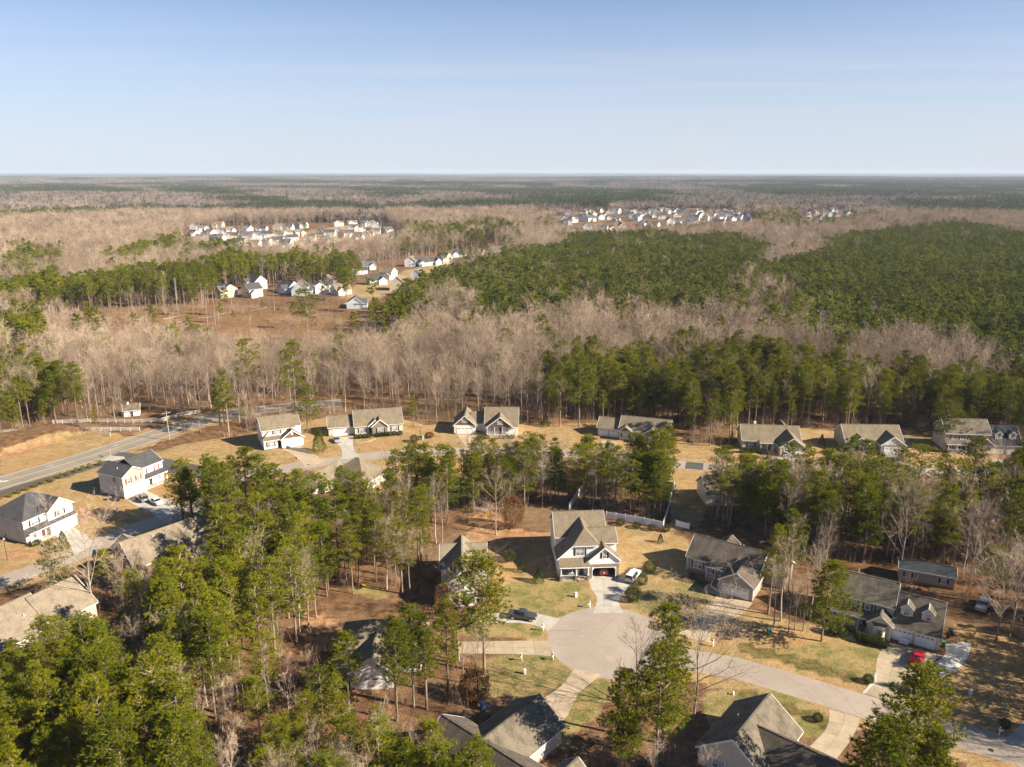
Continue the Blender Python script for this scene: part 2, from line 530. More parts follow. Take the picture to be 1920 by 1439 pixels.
cut = t.mix(t.ramp(n1, .5, .7, 0, .8), cut, (.30, .20, .10))
field = t.mix(t.ramp(n1, .35, .65), (.36, .26, .14), (.28, .19, .09))
def edge(name, lo=.32, hi=.62, amt=.5):
    a = t.attr(name)
    w = t.math('ADD', a, t.math('MULTIPLY', t.math('SUBTRACT', n2, .5), amt))
    return t.ramp(w, lo, hi)
col = t.mix(edge("tan"), litter, tan)
col = t.mix(edge("green"), col, green)
weed = t.mix(t.ramp(n2, .35, .65), (.075, .07, .022), (.20, .15, .06))
col = t.mix(edge("weed", .35, .75, 1.1), col, weed)
col = t.mix(edge("clay", .5, .95, 2.2), col, clay)
col = t.mix(edge("cut"), col, cut)
col = t.mix(edge("field"), col, field)
# woods too far off for single trees
mo = t.noise(p, .0011, 5, .62, (1, 1.6, 1)); mo2 = t.noise(p, .02, 4, .7)
fw = t.mix(t.ramp(mo, .53, .58), (.16, .125, .10), (.045, .055, .035))
fw = t.mix(t.ramp(mo2, .3, .7), fw, (.10, .085, .06))
col = t.mix(t.attr("far"), col, fw)
col = t.mix(1.0, col, t.ramp(n3, .25, .75, .62, 1.32), 'MULTIPLY')
M_GROUND = t.surf(col, .95, .1, t.bump(n3, .6, .12))
gme = np_mesh("ground", gv, gf, [M_GROUND], True)
dd = np.hypot(GX, GY).ravel()
def near(line, r):
    m = np.zeros(GX.shape)
    for q in line: m = np.maximum(m, (GX - q.x) ** 2 + (GY - q.y) ** 2 < r * r)
    return m
verge = np.maximum(np.maximum(near(cul_c, 6.6), near(cross_c, 6.2)), np.maximum(near(left_c, 5.0), (GX - cx) ** 2 + (GY - cy_) ** 2 < (CR + 4) ** 2))
verge = np.maximum(verge, near(main_c[:24], 7.5)).ravel() * .85
for nm, arr in (("tan", np.maximum(mask(LAWN_TAN), verge)), ("weed", np.clip(near(cul_c[4:], 8.2) - near(cul_c[4:], 5.2), 0, 1).ravel() * mask(WEEDY, 0)), ("green", mask(LAWN_GREEN)), ("clay", mask(CLAY, 2)), ("cut", mask(CUTOVER)), ("field", mask(FIELD)), ("far", sstep(7200, 9500, dd))):
    add_attr(gme, nm, arr)
tag(put("ground", gme), "brown leaf litter and dormant lawn ground reaching to the wooded horizon", "ground", kind="structure")

# ---------------------------------------------------------------- roads, drives
def asphalt(name, a, b, seam=.35):
    t = NT(name)
    p = t.pos()
    c = t.mix(t.ramp(t.noise(p, .12, 5, .65), .3, .7), a, b)
    c = t.mix(t.ramp(t.noise(p, .35, 3, .7, (1, 1, 1)), .60, .75, 0, seam), c, tuple(x * 1.3 for x in b))
    c = t.mix(t.ramp(t.noise(p, .22, 4, .75), .56, .72, 0, .4), c, tuple(x * .68 for x in a))
    v = t.n("ShaderNodeTexVoronoi"); v.feature = 'DISTANCE_TO_EDGE'; v.inputs["Scale"].default_value = .14
    wv = t.mix(.25, p, t.n("ShaderNodeTexNoise").outputs["Color"])
    t.l(p, v.inputs["Vector"])
    c = t.mix(t.ramp(v.outputs["Distance"], .001, .008, .4, 0), c, tuple(x * .5 for x in a))
    c = t.mix(1.0, c, t.ramp(t.noise(p, 6, 2), .3, .7, .9, 1.1), 'MULTIPLY')
    return t.surf(c, .85, .25)
A_OLD = asphalt("old_asphalt", (.30, .252, .21), (.36, .305, .255))
A_MAIN = asphalt("main_road_asphalt", (.215, .19, .16), (.27, .24, .205), .2)
A_NEW = asphalt("new_asphalt", (.075, .072, .07), (.10, .095, .092), .1)
PAINTW = plain("white_road_paint", (.72, .71, .68), .6, .3, .15, 2)
PAINTY = plain("yellow_road_paint", (.62, .40, .08), .6, .3, .15, 2)

def ribbon(name, line, d0, d1, z, mat, label=None, cat=None, kind="structure", parent=None):
    L, Rr = offs(line, d0), offs(line, d1)
    m = MB()
    for i in range(len(line) - 1):
        m.face([(Rr[i].x, Rr[i].y, z), (Rr[i + 1].x, Rr[i + 1].y, z), (L[i + 1].x, L[i + 1].y, z), (L[i].x, L[i].y, z)], mat)
    o = m.put(name, parent)
    if parent is None: tag(o, label, cat, kind=kind)
    return o

def sheet(name, pts, z, mat, label=None, cat=None, kind="structure", parent=None):
    bm = bmesh.new()
    vs_ = [bm.verts.new((x, y, z)) for x, y in pts]
    f = bm.faces.new(vs_)
    f.normal_update()
    if f.normal.z < 0: f.normal_flip()
    bmesh.ops.triangulate(bm, faces=[f])
    me = bpy.data.meshes.new(name); bm.to_mesh(me); bm.free(); me.materials.append(mat)
    o = put(name, me, parent)
    if parent is None: tag(o, label, cat, kind=kind)
    return o

# main road in the upper left corner, its far end turning behind the trees
main_road = ribbon("main_road", main_c, 4.9, -4.9, .012, A_MAIN, "grey two lane road with a yellow centre line running behind the white houses", "road")
k_end = len(main_c)
ribbon("yellow_line", main_c, .28, .12, .018, PAINTY, parent=main_road)
ribbon("yellow_line", main_c, -.12, -.28, .018, PAINTY, parent=main_road)
ribbon("white_edge_line", main_c, 4.5, 4.36, .018, PAINTW, parent=main_road)
ribbon("white_edge_line", main_c, -4.3, -4.44, .018, PAINTW, parent=main_road)
turn = resample(PX([(-80, 950), (40, 912), (140, 884), (215, 862)]), 4)
turn_o = ribbon("turn_lane", turn, 1.4, -1.9, .008, A_NEW, "dark new asphalt turning lane beside the grey main road", "road")
for a in (4, 12, 20):
    seg = [offs(main_c, 1.9)[i] for i in range(a, min(a + 2, len(main_c)))]
for i in range(2, len(main_c) - 14, 4):      # faint reflector dashes
    pts = offs(main_c, 2.2)[i:i + 1][0]
    m = MB(); m.box(-.9, .9, -.07, .07, .016, .02, PAINTW)
    d = main_c[i + 1] - main_c[i]
    put("lane_dash", m.mesh("lane_dash"), main_road, (pts.x, pts.y, 0), math.atan2(d.y, d.x))
m = MB()   # turn arrow at the photo's edge
m.face([(-2.0, -.12, .02), (.2, -.12, .02), (.2, .12, .02), (-2.0, .12, .02)], PAINTW)
m.face([(.2, -.5, .02), (1.4, 0, .02), (.2, .5, .02)], PAINTW)
m.face([(-.9, .12, .02), (-.5, .12, .02), (-.2, .9, .02), (-.6, .9, .02)], PAINTW)
ax, ay = gp(6, 903)
put("turn_arrow", m.mesh("turn_arrow"), main_road, (ax, ay, 0), R(20))

n_new = next(i for i, q in enumerate(cross_c) if q.x > gp(425, 891)[0])
ribbon("side_street", cross_c[n_new:], 3.1, -3.1, .010, A_OLD, "pale grey street curving past the row of tan lawn houses", "road")
ribbon("side_street", cross_c[:n_new + 1], 3.6, -3.6, .014, A_NEW, "dark asphalt mouth of the side street below the main road", "road")
px0 = gp(1284, 868); px1 = gp(1322, 873)
sheet("asphalt_patch", PX([(1287, 866), (1319, 869), (1318, 882), (1284, 879)]), .015, A_NEW, "dark square asphalt patch in the pale side street", "road patch")
ribbon("left_street", left_c, 3.0, -3.0, .007, A_OLD, "grey street shaded by pines at the left edge", "road")
sheet("traffic_island", PX([(188, 864), (208, 855), (232, 857), (236, 861), (210, 866)]), .10, CONC, "pale concrete traffic island at the side street mouth", "traffic island")

circ = [(cx + CR * math.cos(a), cy_ + CR * math.sin(a)) for a in np.linspace(0, 2 * math.pi, 64, endpoint=False)]
sheet("turning_circle", circ, .010, A_OLD, "round pale asphalt turning circle of the cul-de-sac", "road")
ribbon("cul_de_sac_street", cul_c, 3.05, -3.05, .014, A_OLD, "pale asphalt street leading from the turning circle past the driveways", "road")
mh = MB(); mh.tube((0, 0, .016), (0, 0, .03), .38, .38, DARKMET, 16)
x, y = gp(1858, 1407)
tag(mh.put("manhole_cover", None, (x, y, 0)), "round dark manhole cover in the street at lower right", "manhole cover")
mh2 = mh.mesh("manhole_cover")
x, y = gp(578, 872)
tag(put("manhole_cover", mh2, None, (x, y, 0)), "small dark drain cover in the curving side street", "manhole cover")

CONC_M = {}
def conc(k):
    cols = {"tan": (.39, .32, .225), "pale": (.43, .40, .355), "warm": (.42, .335, .235), "new": (.50, .485, .47)}
    if k not in CONC_M:
        t = NT("concrete_" + k)
        p = t.pos()
        ob = t.n("ShaderNodeObjectInfo")
        c = t.mix(1.0, cols[k], t.ramp(t.noise(p, .5, 5, .65), .3, .7, .84, 1.1), 'MULTIPLY')
        c = t.mix(1.0, c, t.ramp(ob.outputs["Random"], 0, 1, .92, 1.06), 'MULTIPLY')
        c = t.mix(t.ramp(t.noise(p, .25, 4, .7), .58, .75, 0, .35), c, (.25, .21, .165))
        CONC_M[k] = t.surf(c, .85, .2)
    return CONC_M[k]

JOINT = plain("slab_joint_fill", (.22, .185, .145), .9, .1, .1)
def drive(label, Lp, Rp, k="tan", cols=2, step=3.2, z=.018, name="driveway", cat="driveway"):
    """a concrete drive: separate slabs with joints between its left and right edge lines"""
    L = resample(PX(Lp), .5); Q = resample(PX(Rp), .5)
    ln = max(sum((L[i + 1] - L[i]).length for i in range(len(L) - 1)), sum((Q[i + 1] - Q[i]).length for i in range(len(Q) - 1)))
    n = max(1, round(ln / step)); sub = 3
    def at(P, u):
        f = u * (len(P) - 1); i = min(int(f), len(P) - 2)
        return P[i].lerp(P[i + 1], f - i)
    pts = [at(L, i / 12) for i in range(13)] + [at(Q, 1 - i / 12) for i in range(13)]
    root = sheet(name, [(q.x, q.y) for q in pts], z - .010, JOINT)
    tag(root, label, cat, kind="structure")
    g = .022
    for i in range(n):
        for c in range(cols):
            u0, u1 = (i + g / step) / n, (i + 1 - g / step) / n
            def P3(u, w):
                a, b = at(L, u), at(Q, u)
                wd = max((b - a).length, .1)
                w = w + (g / wd if w == c / cols else -g / wd)
                return a.lerp(b, w)
            low = [P3(u0 + (u1 - u0) * s / sub, c / cols) for s in range(sub + 1)]
            hi = [P3(u1 + (u0 - u1) * s / sub, (c + 1) / cols) for s in range(sub + 1)]
            m = MB(); m.slab([(q.x, q.y, z - .006) for q in low + hi], .012 + .004 * ((i + c) % 2), conc(k))
            m.put("slab", root)
    return root

drive("pale concrete driveway of the white house running into the turning circle", [(1103, 1085), (1108, 1104), (1119, 1122), (1112, 1150)], [(1183, 1082), (1182, 1098), (1161, 1126), (1169, 1150)], "pale", 3)
drive("tan concrete driveway of the brown roofed ranch, striped by tree shadows", [(1349, 1112), (1318, 1142), (1309, 1160), (1294, 1178), (1262, 1190)], [(1412, 1131), (1391, 1152), (1350, 1173), (1333, 1190), (1334, 1206)], "warm", 2)
drive("wide tan concrete driveway under the red car", [(1664, 1204), (1648, 1226), (1642, 1250), (1640, 1272), (1618, 1300)], [(1768, 1230), (1752, 1240), (1733, 1268), (1712, 1300), (1690, 1322)], "tan", 3)
drive("newer white concrete parking pad beside the two dormer garage", [(1772, 1207), (1772, 1228), (1753, 1243), (1735, 1268), (1722, 1292)], [(1822, 1204), (1816, 1232), (1795, 1255), (1765, 1272), (1730, 1293)], "new", 1, 5)
drive("narrow white concrete flare on the edge of the red car's driveway", [(1640, 1262), (1636, 1276), (1616, 1300)], [(1644, 1262), (1643, 1278), (1622, 1301)], "new", 1, 4, .024)
drive("curved tan driveway between the turning circle and the shaded garage roof", [(1000, 1322), (1045, 1292), (1062, 1275), (1076, 1254)], [(1035, 1372), (1062, 1345), (1086, 1300), (1128, 1266)], "warm", 2)
drive("driveway holding the dark pickup truck", [(880, 1152), (950, 1150), (1005, 1151), (1050, 1161)], [(880, 1172), (950, 1168), (1000, 1172), (1028, 1184)], "pale", 1)
drive("straight tan driveway entering the turning circle from the pines", [(860, 1204), (960, 1202), (1027, 1202)], [(860, 1226), (960, 1227), (1034, 1231)], "tan", 2)
drive("tan driveway across the street from the red car", [(1554, 1330), (1554, 1350), (1545, 1372), (1510, 1410), (1500, 1440)], [(1614, 1347), (1604, 1372), (1590, 1396), (1568, 1425), (1560, 1450)], "tan", 2)
drive("pale driveway at the right edge behind the mailbox", [(1935, 1310), (1920, 1350), (1900, 1372), (1878, 1388)], [(1990, 1310), (1980, 1370), (1960, 1400), (1945, 1410)], "pale", 2)
drive("fan shaped tan driveway of the two storey house with dark gable", [(531, 843), (548, 852), (566, 868), (572, 876)], [(565, 838), (580, 846), (598, 858), (606, 868)], "warm", 2)
drive("white concrete driveway holding the silver car", [(620, 823), (634, 834), (641, 846), (640, 862)], [(664, 818), (662, 830), (664, 842), (676, 857)], "pale", 2)
drive("short tan driveway of the white house with brown gables", [(857, 816), (866, 828), (872, 838), (866, 847)], [(893, 815), (891, 828), (900, 838), (912, 847)], "warm", 2)
drive("driveway of the ranch house with arched garage doors", [(1128, 826), (1120, 838), (1112, 850)], [(1160, 829), (1150, 840), (1146, 855)], "tan", 2)
drive("driveway under the white car of the porch ranch", [(1446, 861), (1440, 872), (1434, 880)], [(1489, 858), (1488, 870), (1494, 882)], "pale", 2)
drive("driveway of the grey twin gable ranch", [(1660, 853), (1656, 866), (1650, 884)], [(1688, 851), (1690, 866), (1694, 884)], "pale", 2)
drive("driveway of the porch house at the right edge", [(1862, 860), (1856, 872), (1846, 884)], [(1908, 862), (1908, 872), (1914, 886)], "tan", 2)
drive("shaded driveway of the grey sided corner house", [(240, 940), (262, 952), (285, 962), (300, 976)], [(274, 920), (300, 932), (330, 944), (352, 956)], "pale", 2)
drive("short driveway of the white house at the left edge", [(100, 1004), (125, 1018), (140, 1040)], [(134, 988), (160, 1002), (178, 1022)], "pale", 2)
drive("tan front walk along the porch of the dormer house", [(1586, 1196), (1592, 1200), (1640, 1212), (1662, 1218)], [(1594, 1190), (1606, 1195), (1640, 1204), (1664, 1210)], "warm", 1, 1.5, .014, "footpath", "path")
drive("short front walk beside the shaded white garage door", [(1318, 1104), (1330, 1112), (1348, 1116)], [(1330, 1094), (1336, 1100), (1350, 1110)], "warm", 1, 1.5, .014, "footpath", "path")
# ---------------------------------------------------------------- houses
MESHC = {}
def cached(key, fn):
    if key not in MESHC: MESHC[key] = fn()
    return MESHC[key]

def win_mesh(w, h, n, frame):
    def fn():
        m = MB(); f = .09
        W = w * n + .08 * (n - 1)
        x0 = -W / 2
        m.box(x0 - f, x0 + W + f, -.06, 0, h, h + f + .03, frame); m.box(x0 - f - .04, x0 + W + f + .04, -.09, 0, -f, 0, frame)
        m.box(x0 - f, x0, -.06, 0, 0, h, frame); m.box(x0 + W, x0 + W + f, -.06, 0, 0, h, frame)
        for i in range(n):
            a = x0 + i * (w + .08)
            if i: m.box(a - .08, a, -.06, 0, 0, h, frame)
            m.box(a, a + w, -.045, 0, h * .5 - .03, h * .5 + .03, frame)
            m.box(a + w / 2 - .018, a + w / 2 + .018, -.035, 0, h * .5 + .03, h, frame)
            m.box(a, a + w, -.035, 0, h * .75 - .018, h * .75 + .018, frame)
        return m.mesh("window")
    return cached(("win", w, h, n, frame.name), fn)

def box_mesh(key, x0, x1, y0, y1, z0, z1, mat):
    def fn():
        m = MB(); m.box(x0, x1, y0, y1, z0, z1, mat); return m.mesh(key)
    return cached((key, x0, x1, y0, y1, z0, z1, mat.name), fn)

def shutter_mesh(h, mat):
    def fn():
        m = MB(); m.box(0, .38, -.05, 0, 0, h, mat)
        for i in range(int(h / .12)): m.box(.05, .33, -.075, -.05, .06 + i * .12, .12 + i * .12, mat)
        return m.mesh("shutter")
    return cached(("shut", h, mat.name), fn)

ROT = {'F': 0.0, 'B': math.pi, 'L': -math.pi / 2, 'R': math.pi / 2}
class House:
    def __init__(s, name, label, origin, ang, wall, roof, trim=TRIM, cat="house", group=None, z=0.0):
        s.root = thing(name, label, cat, (origin[0], origin[1], z), ang, group)
        s.wallm, s.roofm, s.trim = wall, roof, trim
        s.W, s.Rf, s.T = MB(), MB(), MB()
    def loc(s, side, a, c):
        return (a, c) if side in 'FB' else (c, a)
    def walls(s, u0, u1, v0, v1, h, mat=None, z0=0.0, base=.35, faces='FBLR', basem=None):
        mat = mat or s.wallm
        q = {'F': [(u0, v0), (u1, v0)], 'R': [(u1, v0), (u1, v1)], 'B': [(u1, v1), (u0, v1)], 'L': [(u0, v1), (u0, v0)]}
        for f in faces:
            (a, b), (c, d) = q[f]
            zz = z0
            if base:
                s.W.face([(a, b, z0), (c, d, z0), (c, d, z0 + base), (a, b, z0 + base)], basem or BRICK); zz = z0 + base
            s.W.face([(a, b, zz), (c, d, zz), (c, d, h), (a, b, h)], mat)
    def plane(s, pts, mat=None, t=.14):
        s.Rf.slab(pts, t, mat or s.roofm, mat or s.roofm)
    def rake(s, a, b, w=.05, h=.24):
        s.T.bar(a, b, w, h, s.trim)
    def gable(s, u0, u1, v0, v1, h, pitch, axis, o=.35, ends='both', gm=None, mat=None, oe=.3, close=True, back=0.0):
        """gable roof over a rectangle; axis u or v is the ridge direction; ends 'both', 'front'/'left' (first) or 'back'/'right' (second), None"""
        gm = gm or s.wallm
        tp = math.tan(R(pitch))
        if axis == 'u':
            P = lambda a, b, z: (a, b, z); a0, a1, b0, b1 = u0, u1, v0, v1
        else:
            P = lambda a, b, z: (b, a, z); a0, a1, b0, b1 = v0, v1, u0, u1
        mid = (b0 + b1) / 2; rz = h + (b1 - b0) / 2 * tp
        first = ends in ('both', 'front', 'left', 'first'); second = ends in ('both', 'back', 'right', 'second')
        e0 = a0 - (oe if first else 0); e1 = a1 + (oe if second else 0)
        lo = h - o * tp
        s.plane([P(e0, b0 - o, lo), P(e1, b0 - o, lo), P(e1, mid, rz), P(e0, mid, rz)], mat)
        s.plane([P(e1, b1 + o, lo), P(e0, b1 + o, lo), P(e0, mid, rz), P(e1, mid, rz)], mat)
        rc = MB()
        s.Rf.bar(P(e0 + .01, mid, rz + .15), P(e1 - .01, mid, rz + .15), .28, .05, mat or s.roofm)
        for on, a, e, sg in ((first, a0, e0, -1), (second, a1, e1, 1)):
            if not on: continue
            s.W.face([P(a, b0, h), P(a, b1, h), P(a, mid, rz)] if (sg > 0) == (axis == 'u') else [P(a, b1, h), P(a, b0, h), P(a, mid, rz)], gm)
            for bb in (b0 - o, b1 + o):
                s.rake(P(e + sg * .03, bb, lo + .05), P(e + sg * .03, mid, rz + .05))
        for bb, sg in ((b0 - o, -1), (b1 + o, 1)):
            s.T.bar(P(e0 + .02, bb + sg * .05, lo + .04), P(e1 - .02, bb + sg * .05, lo + .04), .09, .15, s.trim)
        return rz
    def hip(s, u0, u1, v0, v1, h, pitch, o=.4, mat=None):
        tp = math.tan(R(pitch)); lo = h - o * tp
        U0, U1, V0, V1 = u0 - o, u1 + o, v0 - o, v1 + o
        if U1 - U0 >= V1 - V0:
            d = (V1 - V0) / 2; rz = lo + d * tp; m = (V0 + V1) / 2
            A, B = (U0 + d, m, rz), (U1 - d - 1e-3, m, rz)
            s.plane([(U0, V0, lo), (U1, V0, lo), B, A], mat); s.plane([(U1, V1, lo), (U0, V1, lo), A, B], mat)
            s.plane([(U0, V1, lo), (U0, V0, lo), A], mat); s.plane([(U1, V0, lo), (U1, V1, lo), B], mat)
        else:
            d = (U1 - U0) / 2; rz = lo + d * tp; m = (U0 + U1) / 2
            A, B = (m, V0 + d, rz), (m, V1 - d - 1e-3, rz)
            s.plane([(U0, V0, lo), (U1, V0, lo), A], mat); s.plane([(U1, V1, lo), (U0, V1, lo), B], mat)
            s.plane([(U1, V0, lo), (U1, V1, lo), B, A], mat); s.plane([(U0, V1, lo), (U0, V0, lo), A, B], mat)
        for a, b in (((U0, V0), (U1, V0)), ((U1, V0), (U1, V1)), ((U1, V1), (U0, V1)), ((U0, V1), (U0, V0))):
            s.T.bar((*a, lo + .03), (*b, lo + .03), .10, .15, s.trim)
        return rz
    def window(s, side, a, c, z, w=.85, h=1.4, n=1, shut=None, frame=TRIM, pane=GLASS):
        x, y = s.loc(side, a, c)
        o = put("window", win_mesh(w, h, n, frame), s.root, (x, y, z), ROT[side])
        W = w * n + .08 * (n - 1)
        put("pane", box_mesh("pane", -W / 2, W / 2, -.018, 0, 0, h, pane), o)
        if shut:
            put("shutter", shutter_mesh(h, shut), o, (-W / 2 - .50, 0, 0)); put("shutter", shutter_mesh(h, shut), o, (W / 2 + .12, 0, 0))
        return o
    def door(s, side, a, c, z=.35, mat=DARKDOOR, w=.95, h=2.1):
        def fn():
            m = MB(); m.box(-w / 2, w / 2, -.03, 0, 0, h, mat)
            for i in range(2):
                for j in range(3): m.box(-w / 2 + .1 + i * w * .45, -w / 2 + .1 + i * w * .45 + w * .33, -.045, -.03, .15 + j * .65, .15 + j * .65 + .5, mat)
            return m.mesh("door")
        x, y = s.loc(side, a, c)
        o = put("door", cached(("door", w, h, mat.name), fn), s.root, (x, y, z), ROT[side])
        def fr():
            m = MB(); f = .1
            m.box(-w / 2 - f, -w / 2, -.07, 0, 0, h + f, TRIM); m.box(w / 2, w / 2 + f, -.07, 0, 0, h + f, TRIM); m.box(-w / 2, w / 2, -.07, 0, h, h + f, TRIM)
            return m.mesh("door_frame")
        put("door_frame", cached(("doorf", w, h), fr), o)
        put("handle", box_mesh("handle", w / 2 - .14, w / 2 - .06, -.09, -.03, .95, 1.1, GALV), o)
    def garage(s, side, a, c, w=4.9, h=2.15, arch=False, z=.04):
        k = max(4, round(w / 1.2)); 
        def fn():
            m = MB()
            for r in range(4):
                z0 = r * h / 4
                for i in range(k):
                    x0 = -w / 2 + i * w / k
                    m.box(x0 + .03, x0 + w / k - .03, -.05, -.02, z0 + .03, z0 + h / 4 - .03, DOORP)
            m.box(-w / 2, w / 2, -.02, .0, 0, h, DOORP)
            return m.mesh("garage_door")
        x, y = s.loc(side, a, c)
        o = put("garage_door", cached(("gar", w, h), fn), s.root, (x, y, z), ROT[side])
        def fr():
            m = MB(); f = .14
            m.box(-w / 2 - f, -w / 2, -.08, 0, 0, h + f, TRIM); m.box(w / 2, w / 2 + f, -.08, 0, 0, h + f, TRIM); m.box(-w / 2, w / 2, -.08, 0, h, h + f, TRIM)
            if arch:
                for sx in (-1, 1):
                    m.face([(sx * w / 2, -.07, h - .38), (sx * w / 2, -.07, h), (sx * (w / 2 - .5), -.07, h)][::sx], TRIM)
            return m.mesh("door_frame")
        put("door_frame", cached(("garf", w, h, arch), fr), o)
        for i in range(k):
            x0 = -w / 2 + (i + .5) * w / k
            put("pane", box_mesh("pane", -w / k * .32, w / k * .32, -.055, -.049, h * .81, h * .94, GLASS), o, (x0, 0, 0))
        def hd():
            m = MB(); m.box(-.12, .12, -.07, -.05, .78, .84, DARKMET); return m.mesh("handle")
        put("handle", cached(("garh",), hd), o)
        s.T.box(0, 0, 0, 0, 0, 0, TRIM) if False else None
    def lamp(s, side, a, c, z):
        def fn():
            m = MB(); m.box(-.07, .07, -.2, 0, 0, .05, DARKMET); m.box(-.09, .09, -.24, -.06, -.3, 0, DARKMET); return m.mesh("wall_lamp")
        x, y = s.loc(side, a, c)
        put("wall_lamp", cached(("wl",), fn), s.root, (x, y, z), ROT[side])
    def post(s, u, v, z0, z1, w=.18, mat=None):
        m = MB(); m.box(-w / 2, w / 2, -w / 2, w / 2, z0, z1, mat or TRIM); m.box(-w * .8, w * .8, -w * .8, w * .8, z0, z0 + .2, mat or TRIM); m.box(-w * .8, w * .8, -w * .8, w * .8, z1 - .15, z1, mat or TRIM)
        m.put("porch_post", s.root, (u, v, 0))
    def railing(s, a, b, z=.4, mat=None):
        mat = mat or TRIM
        m = MB(); A, B = Vector((*a, 0)), Vector((*b, 0))
        d = B - A; n = max(2, int(d.length / .22))
        m.bar((a[0], a[1], z + .9), (b[0], b[1], z + .9), .07, .07, mat); m.bar((a[0], a[1], z + .12), (b[0], b[1], z + .12), .05, .05, mat)
        for i in range(1, n):
            q = A + d * i / n
            m.box(q.x - .02, q.x + .02, q.y - .02, q.y + .02, z + .13, z + .88, mat)
        m.put("railing", s.root)
    def shed_roof(s, u0, u1, v0, v1, z0, z1, name="porch_roof", mat=None):
        """single slope: z0 at v0 (low, front) to z1 at v1"""
        m = MB(); m.slab([(u0, v0, z0), (u1, v0, z0), (u1, v1, z1), (u0, v1, z1)], .14, mat or s.roofm, s.trim)
        m.bar((u0, v0 - .04, z0 + .02), (u1, v0 - .04, z0 + .02), .08, .16, s.trim)
        m.put(name, s.root)
    def floor(s, u0, u1, v0, v1, z, mat=CONC, name="porch_floor"):
        m = MB(); m.box(u0, u1, v0, v1, 0, z, mat); m.put(name, s.root)
    def steps(s, u0, u1, v, z, n=3, mat=BRICK):
        m = MB()
        for i in range(n): m.box(u0, u1, v - .3 * (n - i), v - .3 * (n - i - 1) - .002, 0, z * (i + 1) / (n + 1), mat)
        m.put("steps", s.root)
    def vent(s, u, v, z):
        def fn():
            m = MB(); m.tube((0, 0, -.2), (0, 0, .45), .06, .06, TRIM, 8); return m.mesh("vent_pipe")
        put("vent_pipe", cached(("vp",), fn), s.roof_o, (u, v, z))
    def corner(s, pts, z0, z1):
        for u, v in pts: s.T.box(u - .07, u + .07, v - .07, v + .07, z0, z1, s.trim)
    def dormer(s, u, v, z, w=1.7, hw=1.7, depth=2.6, pitch=42, shut=None, mat=None):
        m = MB(); wm = mat or s.wallm
        rz = z + hw + w / 2 * math.tan(R(pitch))
        m.face([(u - w / 2, v, z), (u + w / 2, v, z), (u + w / 2, v, z + hw), (u, v, rz), (u - w / 2, v, z + hw)], wm)
        m.face([(u - w / 2, v + depth, z), (u - w / 2, v, z), (u - w / 2, v, z + hw), (u - w / 2, v + depth, z + hw)], wm)
        m.face([(u + w / 2, v, z), (u + w / 2, v + depth, z), (u + w / 2, v + depth, z + hw), (u + w / 2, v, z + hw)], wm)
        for sx in (-1, 1):
            m.box(u + sx * w / 2 - .09, u + sx * w / 2 + .09, v - .03, v + .06, z, z + hw, TRIM)
        d = m.put("dormer", s.root)
        tp = math.tan(R(pitch)); o = .25; lo = z + hw - o * tp
        m2 = MB()
        m2.slab([(u - w / 2 - o, v - .2, lo), (u, v - .2, rz), (u, v + depth + .6, rz), (u - w / 2 - o, v + depth + .6, lo)], .1, s.roofm, TRIM)
        m2.slab([(u, v - .2, rz), (u + w / 2 + o, v - .2, lo), (u + w / 2 + o, v + depth + .6, lo), (u, v + depth + .6, rz)], .1, s.roofm, TRIM)
        for sx in (-1, 1): m2.bar((u + sx * (w / 2 + o), v - .22, lo + .05), (u, v - .22, rz + .05), .05, .18, TRIM)
        m2.put("dormer_roof", d)
        put("window", win_mesh(.85, 1.25, 1, TRIM), d, (u, v, z + .3)); put("pane", box_mesh("pane", -.425, .425, -.018, 0, 0, 1.25, GLASS), d, (u, v, z + .3))
    def done(s):
        s.W.put("wall", s.root)
        s.roof_o = s.Rf.put("roof", s.root)
        if s.T.f: s.T.put("trim", s.root)
        return s

# --- white two storey house at the head of the turning circle
h = House("two_storey_house", "white two storey house with steep hip gable roof and open garage facing the turning circle", (9.5, 143.4), R(4), WHITE, R_TAN)
h.walls(0, 10.4, 5, 14, 6.6)
h.gable(0, 10.4, 5, 14, 6.6, 37, 'u')
h.walls(0, 12, 1.5, 8, 6.7, faces='RB'); h.W.face([(8, 1.5, 3), (12, 1.5, 3), (12, 1.5, 6.7), (8, 1.5, 6.7)], WHITE)
h.gable(6.5, 12, 1.5, 8, 6.7, 28, 'u', ends='second')
h.W.face([(0, 0, 0), (6, 0, 0), (6, 0, 7), (2.77, 0, 6.85), (0, 0, 4.35)], WHITE); h.W.face([(6, 0, 3), (9, 0, 3), (8, 0, 6.9), (6, 0, 6.9)], WHITE)
h.W.face([(0, 5, 0), (0, 0, 0), (0, 0, 4.35), (0, 5, 4.35)], WHITE)
h.W.face([(8, 0, 3), (8, 1.5, 3), (8, 1.5, 6.9), (8, 0, 6.9)], WHITE)
h.plane([(-.4, -.4, 3.95), (-.4, 5, 3.95), (2.77, 5, 6.85), (2.77, -.4, 6.85)])
h.plane([(2.77, -.4, 6.85), (2.77, 6, 6.85), (5.4, 9, 9.25), (5.4, 2.6, 9.25)])
h.plane([(2.77, -.4, 6.85), (5.4, 2.6, 9.25), (8.05, -.4, 6.85)])
h.plane([(8.05, -.4, 6.85), (5.4, 2.6, 9.25), (5.4, 9, 9.25), (8.05, 6, 6.85)])
h.rake((-.4, -.45, 4.0), (2.77, -.45, 6.9)); h.rake((2.77, -.45, 6.88), (8.05, -.45, 6.88), .05, .2)
